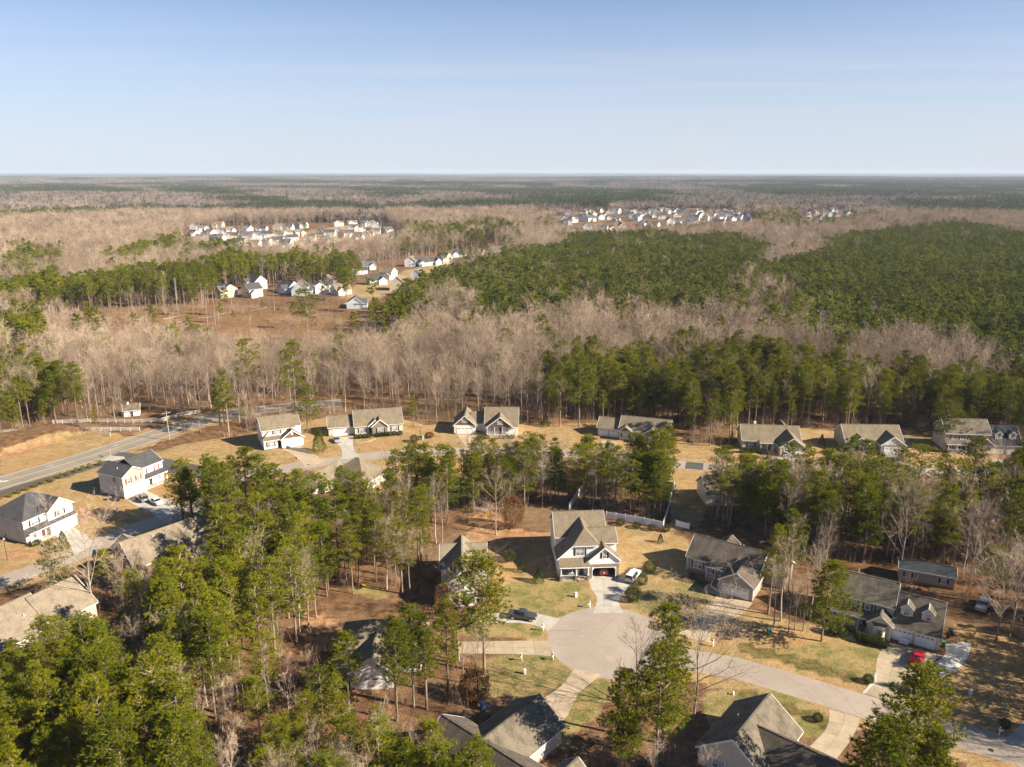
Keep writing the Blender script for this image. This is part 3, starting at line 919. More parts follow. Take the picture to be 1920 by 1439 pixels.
# garage block: stone front with an open door
gu0, gu1, gv = 6.1, 12.1, -1.2
for a, b in ((gu0, 6.75), (11.45, gu1)): h.W.face([(a, gv, 0), (b, gv, 0), (b, gv, 3.2), (a, gv, 3.2)], STONE)
h.W.face([(6.75, gv, 2.4), (11.45, gv, 2.4), (11.45, gv, 3.2), (6.75, gv, 3.2)], STONE)
for a, b in ((6.75, 7.2), (11.45, 11.0)):
    h.W.face([(a, gv - .01, 1.9), (b, gv - .01, 2.4), (a, gv - .01, 2.4)][::(1 if b > a else -1)], TRIM)
h.W.face([(gu0, gv, 3.2), (gu1, gv, 3.2), (gu1, gv, 4.2), (gu0, gv, 4.2)], WHITE)
h.walls(gu0, gu1, gv, 4, 4.2, faces='LR')
h.W.face([(6.3, 3.6, 0), (11.9, 3.6, 0), (11.9, 3.6, 2.9), (6.3, 3.6, 2.9)], INTERIOR)
h.W.face([(gu0, gv + .05, 2.9), (gu1, gv + .05, 2.9), (gu1, 3.6, 2.9), (gu0, 3.6, 2.9)], INTERIOR)
h.W.face([(gu0, gv, .01), (gu1, gv, .01), (gu1, 3.6, .01), (gu0, 3.6, .01)], CONC)
for a in (6.75, 11.45): h.W.face([(a, gv, 0), (a, 3.6, 0), (a, 3.6, 2.9), (a, gv, 2.9)], INTERIOR)
h.gable(gu0, gu1, gv, 4.5, 4.2, 41, 'v', ends='first')
m = MB(); m.box(6.62, 6.75, gv - .06, gv, 0, 2.5, TRIM); m.box(11.45, 11.58, gv - .06, gv, 0, 2.5, TRIM); m.box(6.75, 11.45, gv - .06, gv, 2.4, 2.5, TRIM); m.put("door_frame", h.root)
h.window('F', 4.3, 0, 4.7, .75, 1.5, 2, SHUT_B); h.window('F', 9.1, gv, 4.5, .7, 1.3, 1, SHUT_B)
h.window('F', 2.0, 0, .9, .75, 1.5, 2, SHUT_B); h.door('F', 4.7, 0, .35)
h.window('L', 9, 0, 4.3, .8, 1.3)
h.shed_roof(-.1, 6.1, -2.1, .1, 3.0, 4.1); h.floor(.1, 6.05, -1.9, -.02, .35)
for u in (.3, 3.4, 5.8): h.post(u, -1.75, 1.1, 3.0, .22)
for u in (.3, 3.4, 5.8): h.post(u, -1.75, .35, 1.2, .42, STONE)
h.railing((.5, -1.75), (3.2, -1.75), .35)
h.steps(3.7, 5.5, -1.9, .35, 2)
h.corner([(0, 0)], .3, 4); h.corner([(gu1, gv)], 3.2, 4.2)
h.done(); h.vent(8.6, 11, 9.2)

# --- ranch with projecting garage, brown roof, left of the dormer house
h = House("ranch_house", "beige ranch house with mottled brown roof and white garage door in shade", (36.2, 146.0), R(-33), TAUPE, R_BROWN)
h.walls(0, 14.6, 0, 9, 3.5, base=.8); h.gable(0, 14.6, 0, 9, 3.5, 32, 'u')
h.walls(8.4, 15.0, -4.8, 2, 3.0, base=.2); h.gable(8.4, 15.0, -4.8, 4.2, 3.0, 33, 'v', ends='first', gm=SAGE)
h.gable(4.2, 7.4, 3, 10.2, 4.0, 38, 'v', ends='second'); h.walls(4.2, 7.4, 8, 10.2, 4.0, faces='LRB')
h.walls(13, 19, 3, 9, 3.3); h.gable(12, 19, 3, 9, 3.3, 30, 'u', ends='second')
h.garage('F', 11.7, -4.8, 4.9, 2.15); h.lamp('F', 11.7, -4.85, 2.75)
h.window('F', 2.3, 0, 1.3, .8, 1.5, 2, SHUT_T); h.door('F', 5.9, 0, .8); h.window('F', 7.4, 0, 1.2, .7, 1.5, 1, SHUT_T)
h.window('L', 4.5, 0, 1.4, .8, 1.3)
h.shed_roof(4.3, 8.6, -1.7, .1, 3.0, 3.55); h.floor(4.5, 8.4, -1.6, -.02, .75, WOODR)
for u in (4.6, 6.4): h.post(u, -1.5, .75, 3.0, .14)
h.railing((4.6, -1.5), (6.4, -1.5), .75)
m = MB(); m.bar((6.5, -1.6, 1.6), (6.5, -3.4, .75), .06, .08, TRIM); m.bar((7.7, -1.6, 1.6), (7.7, -3.4, .75), .06, .08, TRIM)
for u in (6.5, 7.7): m.box(u - .06, u + .06, -3.5, -3.38, 0, 1.0, TRIM)
m.put("stair_rail", h.root)
h.steps(6.6, 7.6, -1.6, .75, 5)
m = MB(); m.tube((11.7, -4.86, 4.1), (11.7, -4.83, 4.1), .22, .22, TRIM, 12); m.put("gable_vent", h.root)
h.corner([(0, 0), (8.4, -4.8), (15, -4.8)], .3, 3.0)
h.done(); h.vent(9.8, 5.4, 5.9); h.vent(15.6, 4.4, 5.0)

# --- two storey house with dormer garage and the red car
h = House("two_storey_house", "pale two storey house with dormered double garage beside the red car", (58.4, 126.6), R(-31), CREAM, R_GREY)
h.walls(0, 9.8, 1.6, 9, 5.5); h.gable(0, 9.8, 1.6, 9, 5.5, 38, 'u')
h.walls(9.8, 17.4, .2, 8.6, 3.1, base=.15); h.gable(9.8, 17.4, .2, 8.6, 3.1, 45, 'u', ends='second', o=.45)
for u, w in ((11.7, 2.9), (15.3, 2.9)):
    h.garage('F', u, .2, w, 2.2, True); h.lamp('F', u, .15, 2.85)
h.dormer(11.9, 1.5, 4.3); h.dormer(15.2, 1.5, 4.3)
h.walls(6.3, 9.9, -1.3, 1.8, 3.2); h.gable(6.3, 9.9, -1.3, 3.5, 3.2, 40, 'v', ends='first')
m = MB(); z0, z1 = .35, 2.7     # bay window
for (a, b), (c, d) in (((6.9, -1.3), (7.4, -2.0)), ((7.4, -2.0), (8.8, -2.0)), ((8.8, -2.0), (9.3, -1.3))):
    m.face([(a, b, 0), (c, d, 0), (c, d, z1), (a, b, z1)], CREAM)
m.slab([(6.8, -1.3, 3.2), (7.35, -2.15, z1), (8.85, -2.15, z1), (9.4, -1.3, 3.2)], .1, R_GREY, TRIM)
m.put("bay", h.root)
h.window('F', 8.1, -2.0, .95, .95, 1.4)
for u in (.9, 3.3, 5.6, 7.6): h.window('F', u, 1.6, 3.7, .8, 1.4, 1, SHUT_T)
for u in (1.2, 3.6): h.window('F', u, 1.6, .9, .8, 1.5, 1, SHUT_T)
h.door('F', 5.6, 1.6, .5)
h.window('R', 4.5, 17.4, 4.1, .8, 1.3)
h.shed_roof(-.3, 6.4, -.4, 1.7, 2.75, 3.5); h.floor(-.1, 6.3, -.2, 1.58, .5, WOODR)
for u in (.1, 2.2, 4.5, 6.1): h.post(u, -.1, .5, 2.75, .16)
h.railing((.1, -.1), (2.2, -.1), .5); h.railing((2.2, -.1), (4.5, -.1), .5)
m = MB()
for u in (4.6, 6.0): m.bar((u, -.2, 1.4), (u, -1.9, .7), .06, .08, TRIM); m.box(u - .06, u + .06, -2.0, -1.9, 0, .95, TRIM)
m.put("stair_rail", h.root); h.steps(4.7, 5.9, -.2, .5, 4)
h.corner([(0, 1.6), (9.8, 1.55)], .3, 5.3); h.corner([(17.4, .2), (9.9, -1.3)], .15, 3.0)
h.done(); h.vent(3, 7, 8.0)

# --- long low outbuilding behind it
h = House("long_outbuilding", "long beige outbuilding with dark roof behind the dormer house", (78.2, 142.0), R(-24), TAUPE, R_NAVY_AND_SHADE, cat="outbuilding")
h.walls(0, 9.8, 0, 4.2, 2.9, base=.5); h.gable(0, 9.8, 0, 4.2, 2.9, 26, 'u')
h.window('F', 1.6, 0, 1.1, .8, 1.0, 1, SHUT_B); h.window('F', 7.9, 0, 1.1, .8, 1.0, 1, SHUT_B)
h.done()

# --- the two white and grey houses on the left
h = House("two_storey_house", "grey sided two storey house with charcoal roof and tan gable below the main road", (-97.6, 182.4), R(64), LGREY, R_DARK)
h.walls(0, 6.2, 0, 9, 5.9); h.gable(0, 6.2, 0, 9, 5.9, 30, 'v', ends='first', gm=PINKTAN)
h.W.face([(0.02, -.012, 3.0), (6.18, -.012, 3.0), (6.18, -.012, 5.9), (.02, -.012, 5.9)], PINKTAN); h.W.face([(0.02, -.012, .05), (6.18, -.012, .05), (6.18, -.012, 3.0), (.02, -.012, 3.0)], WHITE)
h.plane([(-.4, 9.3, 5.7), (6.6, 9.3, 5.7), (3.1, 6.2, 7.6)])
h.walls(6.2, 13.2, 1.6, 9.4, 5.8, WHITE); h.gable(5.2, 13.2, 1.6, 9.4, 5.8, 28, 'u', ends='second')
for u in (1.6, 4.5): h.window('F', u, -.02, 3.7, .8, 1.4, 1, SHUT_R)
for u in (7.6, 11.4): h.window('F', u, 1.6, 3.7, .8, 1.4, 1, SHUT_R)
h.window('L', 3.2, 0, 4.3, .6, .9, 1, None, TRIMD)
h.garage('F', 3.1, -.02, 4.9, 2.15)
h.shed_roof(6.1, 13.3, -.2, 1.7, 2.9, 3.6); h.floor(6.2, 13.2, 0, 1.58, .3)
for u in (6.6, 9.8, 13.0): h.post(u, .0, .3, 2.9, .16)
h.door('F', 9.2, 1.6, .3); h.window('F', 11.6, 1.6, .9, .8, 1.5, 2)
h.corner([(0, 0), (6.2, 0), (13.2, 1.6)], .3, 5.7)
h.done(); h.vent(1.6, 3.6, 7.0)

h = House("two_storey_house", "white two storey house with charcoal roof at the photo's left edge", (-107.6, 157.6), R(68), WHITE, R_DARK)
h.walls(0, 11.6, 0, 10.5, 5.8, faces='FBR'); h.walls(0, 11.6, 0, 10.5, 5.8, BLUEGREY_AND_SHADE, faces='L')  # left wall of the white house: its shade is put into the colour
h.hip(0, 11.6, 0, 10.5, 5.8, 33)
h.walls(5.4, 11.7, -.7, 3, 5.6, faces='FLR'); h.gable(5.4, 11.7, -.7, 5, 5.6, 36, 'v', ends='first')
h.gable(3.6, 6.6, .1, 5, 5.9, 36, 'v', ends=None, o=.3)
h.window('F', 2.6, 0, 3.7, .8, 1.4, 2, SHUT_B); h.window('F', 8.4, -.7, 3.7, .8, 1.4, 2, SHUT_B)
h.window('L', 6.2, 0, 1.0, .8, 1.5)
h.shed_roof(-.3, 11.8, -1.9, .1, 2.8, 3.5)
h.walls(5.2, 11.7, -1.7, 0, 2.8, faces='FLR', base=.1); h.garage('F', 8.5, -1.7, 4.9, 2.15)
h.floor(0, 5.2, -1.7, -.02, .3)
for u in (.1, 2.6, 5.0): h.post(u, -1.6, .3, 2.8, .18)
h.railing((.1, -1.6), (2.6, -1.6), .3)
h.door('F', 4.2, 0, .3, REDDOOR); h.window('F', 1.7, 0, .8, .8, 1.5, 2)
h.corner([(0, 0)], .3, 5.6)
h.done()

# --- big tan roof behind the left pines, and its neighbour at the left edge
h = House("gabled_house", "brown house with a long tan roof half hidden by pines on the left", (-75.5, 141.0), R(49), BROWNSH, R_LT)
h.walls(0, 17, 0, 10, 3.4); 
h.gable(0, 17, 0, 10, 3.4, 38, 'u')
h.walls(1, 6, 8, 13, 3.3); h.gable(1, 6, 5, 13, 3.3, 36, 'v', ends='second')
h.window('L', 3.2, 0, 1.0, .8, 1.4, 2); h.window('L', 6.8, 0, 4.0, .7, 1.1)
h.window('F', 14, 0, 1.0, .8, 1.4, 2); h.done(); h.vent(6, 4, 6.6)

h = House("gabled_house", "broad tan roofed house at the left edge below the shaded street", (-93.5, 122.5), R(-28), BEIGE, R_LT)
h.root.rotation_euler = (0, 0, R(62 - 180))
h.root.location = (-86.6, 133.6, 0)
h.walls(0, 18, 0, 11, 3.3); h.gable(0, 9, 0, 11, 3.3, 34, 'u', ends='first'); h.gable(8, 18, -1.5, 11, 3.3, 32, 'u', ends='both')
h.window('L', 5, 0, 1, .8, 1.4, 2); h.done(); h.vent(11, 8, 5.4)

# --- tan roofed house on the near side of the curving street
h = House("ranch_house", "tan roofed house seen from behind between pines on the curving street", (-57.8, 185.9), R(-27), CREAM, R_TAN)
h.walls(0, 7.2, .5, 7.5, 3.2); h.hip(-.1, 9.5, .5, 7.5, 3.2, 34)
h.walls(3, 9, 4, 13, 3.2); h.gable(3, 9, 4, 13, 3.2, 36, 'v', ends='second')
h.walls(7, 18, 8.5, 18.5, 3.2); h.hip(7, 18, 8.5, 18.5, 3.2, 40)
h.window('F', 15.5, 8.5, 1, .8, 1.4, 2); h.window('F', 11.5, 8.5, 1, .8, 1.4, 2); h.window('F', 3, .5, 1, .8, 1.3); h.door('F', 13.6, 8.5); h.window('R', 13, 18, 1, .8, 1.4, 2)
h.done(); h.vent(12, 11, 5.0); h.vent(14.5, 12, 5.6)

# --- house in the trees left of the white house, and the one below it
h = House("gabled_house", "white gabled house half hidden by pines left of the white house", (-12.0, 131.5), R(4), WHITE, R_LT)
h.walls(0, 5.4, 0, 15, 5.2); h.gable(0, 5.4, 0, 15, 5.2, 44, 'v', ends='first')
h.walls(-1.5, 7.5, 8, 16, 4.2); h.gable(-1.5, 7.5, 8, 16, 4.2, 38, 'u')
h.window('F', 2.7, 0, 1.0, .8, 1.4, 2, SHUT_B); h.window('F', 2.7, 0, 3.7, .7, 1.1); h.window('L', 11, -1.5, 1, .8, 1.4)
h.done()
h = House("hip_roof_house", "house with a dark hip roof and white front gable deep among the pines", (-29.0, 107.5), R(0), CREAM, R_TAN)
h.walls(0, 14, 4, 14, 3.3); h.hip(0, 14, 4, 14, 3.3, 36)
h.walls(3.2, 10.0, 0, 6, 3.2, WHITE); h.gable(3.2, 10.0, 0, 8, 3.2, 38, 'v', ends='first', gm=WHITE)
h.garage('F', 6.6, 0, 4.9, 2.15); h.window('F', 12.6, 4, 1, .8, 1.4, 2, SHUT_B); h.window('L', 9, 0, 1, .8, 1.4)
h.done(); h.vent(4, 10, 5.5)

# --- roofs at the bottom edge
h = House("ranch_house", "brown roofed house with shaded garage wing at the bottom edge", (-12.4, 90.2), R(-41), BEIGE, R_BROWN)
h.walls(0, 24, 0, 8.4, 3.2); h.gable(0, 24, 0, 8.4, 3.2, 36, 'u')
h.walls(3.0, 11.5, 8, 16.5, 3.2); h.gable(3.0, 11.5, 3.4, 16.5, 3.2, 34, 'v', ends='second', mat=R_GREY)
h.walls(16, 20, 6, 11.4, 3.0); h.gable(16, 20, 3, 11.4, 3.0, 38, 'v', ends='second', mat=R_GREY)
h.window('R', 12.5, 11.5, 1, .8, 1.4, 2); h.window('B', 14, 8.4, 1, .8, 1.4, 2)
h.garage('B', 7.2, 16.5, 4.9, 2.15)
h.gable(6.0, 7.4, 1.0, 3.2, 4.7, 40, 'v', ends='first', o=.15, oe=.1)
h.done(); h.vent(9.5, 1.9, 4.8); h.vent(16, 2.0, 4.9); h.vent(21, 2.0, 4.9)
h = House("gabled_house", "pale gabled house with a dark shaded roof at the bottom right", (25.9, 91.2), R(-40), CREAM, R_GREY)
h.walls(0, 9.6, 0, 12, 3.1); h.gable(0, 9.6, 0, 12, 3.1, 37, 'v')
h.walls(6, 20, 1.5, 9.5, 3.1); h.gable(5, 20, 1.5, 9.5, 3.1, 36, 'u', ends='second', mat=R_BROWN)
h.window('F', 3, 0, 1, .8, 1.4, 2); h.window('F', 7, 0, 1, .8, 1.4)
h.done(); h.vent(2.6, 6.5, 5.2); h.vent(13, 3.0, 4.4); h.vent(15.5, 3.4, 4.6)

# --- the row beyond the curving street
h = House("two_storey_house", "white two storey house with tan roof and dark garage gable, first in the far row", (-73.5, 218.2), R(27), WHITE, R_TAN)
h.walls(0, 11.4, 1.5, 10, 5.6); h.gable(0, 9.8, 1.5, 10, 5.6, 34, 'u', ends='first'); h.gable(8.6, 11.4, 2.5, 10, 5.6, 30, 'u', ends='second')
h.walls(5.0, 11.4, -1.2, 3, 3.0); h.gable(5.0, 11.4, -1.2, 3, 3.0, 36, 'v', ends='first', gm=BROWNSH)
h.plane([(-.3, -.3, 3.2), (2.6, 1.4, 5.6), (5.0, 5.0, 8.2), (2.4, 5.0, 5.7), (-.3, 2.4, 3.2)])
h.garage('F', 8.2, -1.2, 4.9, 2.15); h.window('F', 4.3, 1.5, 3.9, .8, 1.4, 2, SHUT_B)
h.shed_roof(-.2, 5.1, -.8, 1.6, 2.8, 3.5); h.walls(0, 4.0, -.4, 1.5, 2.8, faces='FL'); h.window('F', 2, -.4, .9, .8, 1.4, 2, SHUT_B); h.door('F', 4.6, 1.5, .3, REDDOOR)
m = MB(); m.box(-.3, .3, -.05, 0, 0, .9, TRIM); m.put("gable_vent", h.root, (8.2, -1.2, 4.0)); h.steps(4.2, 5.0, -.4, .3, 2)
h.done()
h = House("ranch_house", "beige ranch house with stone gable, second in the far row", (-56.7, 229.0), R(14), CREAM, R_TAN)
h.walls(0, 8, 1.5, 9, 3.0); h.gable(0, 9, 1.5, 9, 3.0, 33, 'u', ends='first')
h.walls(8, 22.8, 0, 10, 3.2); h.gable(8, 22.8, 0, 10, 3.2, 36, 'u')
h.walls(13.3, 18, -1.2, 2, 3.2, STONE); h.gable(13.3, 18, -1.2, 4, 3.2, 40, 'v', ends='first', gm=STONE)
h.gable(12.4, 16, -.4, 4, 3.3, 40, 'v', ends='first', gm=WHITE)
h.garage('F', 3.8, 1.5, 4.9, 2.15)
h.window('F', 10.2, 0, .9, .8, 1.4, 2, SHUT_B); h.window('F', 15.8, -1.2, .9, .8, 1.5, 2, SHUT_B); h.window('F', 20.3, 0, .9, .8, 1.4, 2, SHUT_B); h.door('F', 12.7, 0, .3, REDDOOR)
h.done()
h = House("ranch_house", "white house with brown gables and a long porch, third in the far row", (-18.2, 232.8), R(-1), WHITE, R_TAN)
h.walls(0, 6.8, 0, 8, 3.0); h.gable(0, 6.8, 0, 10, 3.0, 42, 'v', ends='first', gm=BROWNSH)
h.walls(6, 10, 2.5, 9, 3.0); h.gable(5, 11, 2.5, 9, 3.0, 40, 'u', ends=None)
h.walls(9.8, 20, 0, 10, 3.2); h.gable(9.8, 20, 0, 10, 3.2, 40, 'u', gm=WHITE)
h.gable(10.4, 18.6, -1.8, 4, 3.0, 38, 'v', ends='first', gm=BROWNSH)
h.garage('F', 3.4, 0, 4.9, 2.15); h.window('F', 3.4, 0, 4.0, .8, 1.0, 2)
h.window('F', 14.5, -1.8, 4.0, .7, 1.0, 2)
for u in (10.6, 12.8, 15.2, 17.2, 19.4): h.post(u, -1.7, .5, 3.0, .18)
h.shed_roof(18.4, 20.2, -2, .1, 2.9, 3.3); h.floor(10.2, 20, -1.9, -.02, .5)
h.railing((10.6, -1.7), (14.2, -1.7), .5); h.railing((15.4, -1.7), (19.4, -1.7), .5); h.steps(14.4, 15.2, -1.9, .5, 3)
h.window('F', 12, 0, 1, .8, 1.4); h.window('F', 17, 0, 1, .8, 1.4); h.door('F', 14.6, 0, .5)
h.done(); 
h = House("ranch_house", "tan ranch house with arched garage doors and brown gablets above the lawn", (26.4, 230.6), R(-19), BEIGE, R_TAN)
h.walls(0, 7, 1.0, 8.5, 2.9); h.gable(0, 8, 1.0, 8.5, 2.9, 30, 'u', ends='first')
h.walls(7, 22, 0, 9.5, 3.1); h.gable(7, 22, 0, 9.5, 3.1, 33, 'u', gm=BEIGE)
h.walls(7.2, 11, -1.0, 2, 3.1); h.gable(7.2, 11, -1.0, 4, 3.1, 36, 'v', ends='first', gm=BROWNSH)
h.walls(14.5, 20, -2.0, 2, 3.1); h.gable(14.5, 20, -2.0, 4, 3.1, 33, 'v', ends='first', gm=BROWNSH); h.gable(18.2, 22, -.8, 4, 3.1, 36, 'v', ends='first', gm=BROWNSH)
h.garage('F', 1.9, 1.0, 2.6, 2.1, True); h.garage('F', 5.1, 1.0, 2.6, 2.1, True)
h.window('F', 9.1, -1.0, .9, .8, 1.4, 2, SHUT_B); h.window('F', 17.2, -2.0, .9, .8, 1.4, 2, SHUT_B); h.window('F', 20.9, 0, .9, .7, 1.4, 1, SHUT_B); h.door('F', 13.0, 0, .3, REDDOOR)
for u in (11.6, 14.2): h.post(u, -.9, .3, 3.0, .16)
h.done()
h = House("ranch_house", "cream ranch house with a porch and garage gable at its right end", (68.4, 218.9), R(-6), CREAM, R_TAN)
h.walls(0, 16.6, 0, 9, 3.1); h.gable(0, 16.6, 0, 9, 3.1, 36, 'u')
h.walls(9.8, 16.8, -5, 2, 3.0); h.gable(9.8, 16.8, -5, 4, 3.0, 37, 'v', ends='first', gm=GREY)
h.gable(10.6, 15.4, 4, 10.5, 3.8, 44, 'v', ends='second', o=.3)
h.garage('F', 13.3, -5, 4.9, 2.15); h.window('F', 2.5, 0, .9, .8, 1.4, 2, SHUT_B); h.window('F', 6, 0, .9, .8, 1.3); h.door('F', 7.8, 0, .3, REDDOOR); h.window('F', 9.1, 0, 1, .6, 1.2)
h.shed_roof(4.6, 9.9, -1.8, .1, 2.75, 3.2); h.floor(4.8, 9.8, -1.7, -.02, .3)
for u in (5, 7, 8.6): h.post(u, -1.6, .3, 2.75, .18)
m = MB(); m.box(-.35, .35, -.35, .35, 4.5, 7.2, TRIM); m.put("chimney", h.root, (4.2, 5.2, 0))
h.done()
h = House("ranch_house", "grey ranch house with two small front gables, half in tree shade", (98.4, 217.3), R(-3), GREY, R_TAN)
h.walls(0, 16.4, 0, 10, 3.1); h.gable(0, 16.4, 0, 10, 3.1, 36, 'u', gm=TAUPE)
h.walls(1.6, 6, -1.3, 2, 3.1); h.gable(1.6, 6, -1.3, 4, 3.1, 38, 'v', ends='first', gm=GREY)
h.walls(9.2, 16, -2.5, 2, 3.1); h.gable(9.2, 16, -2.5, 5, 3.1, 36, 'v', ends='first', gm=LGREY)
h.window('F', 3.8, -1.3, .9, .8, 1.4, 2, SHUT_B); h.garage('F', 12.6, -2.5, 4.9, 2.15); h.door('F', 7.6, 0, .3)
m = MB(); m.tube((12.6, -2.55, 4.3), (12.6, -2.52, 4.3), .3, .3, TRIM, 12); m.put("gable_vent", h.root)
h.done()
h = House("two_storey_house", "cream two storey porch house with dormered garage at the right edge", (127.6, 216.2), R(-6), CREAM, R_GREY)
h.walls(0, 12.4, 1.6, 10, 5.6); h.gable(0, 12.4, 1.6, 10, 5.6, 37, 'u')
h.walls(12.4, 20.4, 0, 9, 3.1); h.gable(12.4, 20.4, 0, 9, 3.1, 44, 'u', ends='second', mat=R_NAVY_AND_SHADE)  # garage roof colour darkened to stand for the tree shadow on it
for u in (14.4, 18.2): h.garage('F', u, 0, 2.9, 2.2, True)
h.dormer(14.5, 1.2, 4.2); h.dormer(18.3, 1.2, 4.2)
h.walls(7.8, 12.4, -1.2, 2, 3.1); h.gable(7.6, 12.4, -1.2, 4, 3.1, 40, 'v', ends='first', gm=GREY)
for u in (2.2, 4.6, 7.0): h.window('F', u, 1.6, 3.8, .8, 1.4, 1, SHUT_R)
for u in (1.6, 4.2): h.window('F', u, 1.6, .9, .8, 1.5, 1, SHUT_R)
h.door('F', 6.6, 1.6, .4, REDDOOR); h.window('F', 10.2, -1.2, 1, .9, 1.4)
h.shed_roof(-.3, 7.8, -.8, 1.7, 2.75, 3.6); h.floor(0, 7.7, -.7, 1.58, .4)
for u in (.2, 2.6, 5.2, 7.4): h.post(u, -.6, .4, 2.75, .16)
h.railing((.2, -.6), (5.2, -.6), .4)
h.done()
# houses glimpsed through the pines
h = House("ranch_house", "cream house inside the white fenced yard, mostly behind pines", (22.0, 191.8), R(10), CREAM, R_GREY)
h.walls(0, 17, 0, 9.5, 3.6); h.gable(0, 17, 0, 9.5, 3.6, 36, 'u', gm=WHITE)
h.window('F', 4, 0, 1, .8, 1.4, 2); h.window('F', 12, 0, 1, .8, 1.4, 2); h.door('F', 8, 0); h.window('R', 4.7, 17, 1.2, .8, 1.4)
h.done()
h = House("ranch_house", "white house glimpsed between pine trunks left of the fenced yard", (-3, 193.5), R(4), WHITE, R_GREY)
h.walls(0, 16, 0, 9, 3.2); h.gable(0, 16, 0, 9, 3.2, 35, 'u'); h.walls(4, 9, -2, 2, 3.1); h.gable(4, 9, -2, 4, 3.1, 36, 'v', ends='first')
h.window('F', 2, 0, 1, .8, 1.4, 2); h.window('F', 6.5, -2, 1, .8, 1.4, 2); h.window('F', 12.5, 0, 1, .8, 1.4, 2)
h.done()
h = House("ranch_house", "yellowish house glimpsed behind pine trunks right of the fenced yard", (47.8, 177.5), R(2), CREAM, R_TAN)
h.walls(0, 17, 0, 9, 3.4); h.gable(0, 17, 0, 9, 3.4, 35, 'u')
for u in (3, 8, 13.5): h.window('F', u, 0, 1, .8, 1.4, 2)
h.done()
h = House("ranch_house", "pale house glimpsed through bare trees on the far right", (98, 169), R(-4), WHITE, R_GREY)
h.walls(0, 15, 0, 9, 3.3); h.gable(0, 15, 0, 9, 3.3, 35, 'u')
for u in (3, 7.5, 12): h.window('F', u, 0, 1, .8, 1.4, 2)
h.done()
# little shed beyond the main road
x, y = gp(233, 783)
h = House("garden_shed", "small white shed with grey roof among trees beyond the main road", (x, y), R(22), WHITE, R_GREY, cat="shed")
h.walls(0, 4.8, 0, 4.2, 2.3, base=.1); h.gable(0, 4.8, 0, 4.2, 2.3, 36, 'u')
h.door('F', 2.4, 0, .1); h.window('R', 2.1, 4.8, .9, .7, .9); 
m = MB(); m.box(-.25, .25, -.25, .25, 3, 4.6, TRIM); m.put("chimney", h.root, (1.4, 2.1, 0))
h.done()

# --- the two far subdivisions: small houses with walls, roof, gable and windows
FARW = [(WHITE, "white"), (WHITE, "white"), (CREAM, "cream"), (WHITE, "white"), (LGREY, "pale grey"), (BEIGE, "beige"), (BLUEGREY_AND_SHADE, "blue grey")]
FARR = [(R_DARK, "charcoal"), (R_BLUE, "slate"), (R_TAN, "tan"), (R_DARK, "charcoal"), (R_GREY, "weathered")]
LEFT_DEV = [(347, 462), (375, 463), (377, 452), (392, 453), (362, 442), (435, 449), (445, 460), (463, 449), (481, 449), (477, 461), (502, 459), (500, 446), (522, 445), (535, 464), (537, 441), (570, 462), (560, 443), (580, 451), (600, 440), (607, 456), (563, 429), (633, 426), (660, 423), (637, 439), (672, 435), (697, 426), (662, 431), (687, 443), (704, 441), (732, 449), (750, 454), (713, 466), (460, 436), (490, 433), (520, 432), (410, 440)]
MID_DEV = [(727, 524), (687, 506), (704, 534), (770, 500), (787, 499), (808, 497), (832, 495), (860, 482), (897, 483), (927, 475), (783, 527), (665, 578), (637, 553), (420, 558), (470, 558), (478, 543), (538, 549), (562, 554), (603, 551), (612, 540), (745, 545), (668, 515)]
RIGHT_DEV = [(1008, 408), (1033, 408), (1062, 409), (1076, 407), (1090, 413), (1110, 413), (1123, 404), (1142, 404), (1155, 408), (1175, 413), (1187, 406), (1205, 413), (1223, 406), (1233, 419), (1250, 409), (1260, 408), (1275, 409), (1073, 424), (1093, 421), (1107, 423), (1127, 421), (1145, 421), (1180, 419), (1195, 423), (1217, 419), (1240, 421), (1267, 418), (1070, 436), (1100, 434), (1130, 438), (1147, 436), (1165, 433), (1295, 418), (1303, 424), (1325, 423), (1352, 423), (1372, 423), (1384, 421), (1393, 409), (1372, 408), (1515, 411), (1518, 426), (1540, 419), (1563, 400), (1590, 409), (1607, 409), (1597, 416), (1310, 408), (1340, 411)]
FAR_HOUSES = []
def far_house(px, py, rng, where, group, nwin, big):
    x, y = gp(px, py); z = float(terrain(x, y))
    y2 = y
    w = rng.uniform(10, 13.5) * big; d = rng.uniform(9, 11); two = rng.random() < .6
    eh = (5.4 if two else 3.2)
    (wm, wname), (rm, rname) = rng.choice(FARW), rng.choice(FARR)
    if px == 618: wm, wname = YELLOW, "yellow"
    ang = rng.choice([0, 0, 90, 90, 35, -30, 60]) + rng.uniform(-12, 12)
    hh = House("suburban_house", "%s %s house, %s roof, %s" % (wname, "two storey" if two else "single storey", rname, where), (x, y + 4), R(ang), wm, rm, group=group, z=z)
    hh.root["label"] = hh.root["label"]
    u0 = -w / 2; v0 = -d / 2
    hh.walls(u0, u0 + w, v0, v0 + d, eh, z0=-.5, base=0); hh.gable(u0, u0 + w, v0, v0 + d, eh, rng.uniform(32, 40), 'u')
    g0 = u0 + rng.choice([0, w * .5])
    gh = eh if rng.random() < .5 else 3.1
    hh.walls(g0, g0 + w * .48, v0 - 2.5, v0 + 2, gh, z0=-.5, base=0); hh.gable(g0, g0 + w * .48, v0 - 2.5, v0 + d * .5, gh, 38, 'v', ends='first')
    if nwin:
        hh.garage('F', g0 + w * .24, v0 - 2.5, min(4.6, w * .4), 2.1)
        for s_, a, c in (('F', u0 + w * (.25 if g0 > u0 else .75), v0), ('L', 0, u0), ('R', 0, u0 + w), ('R', d * .25, u0 + w)):
            hh.window(s_, a, c, 1.0, .9, 1.4, 1)
            if two: hh.window(s_, a, c, 3.8, .9, 1.3, 1)
    hh.done()
    FAR_HOUSES.append((x, y + 4, 9.0))
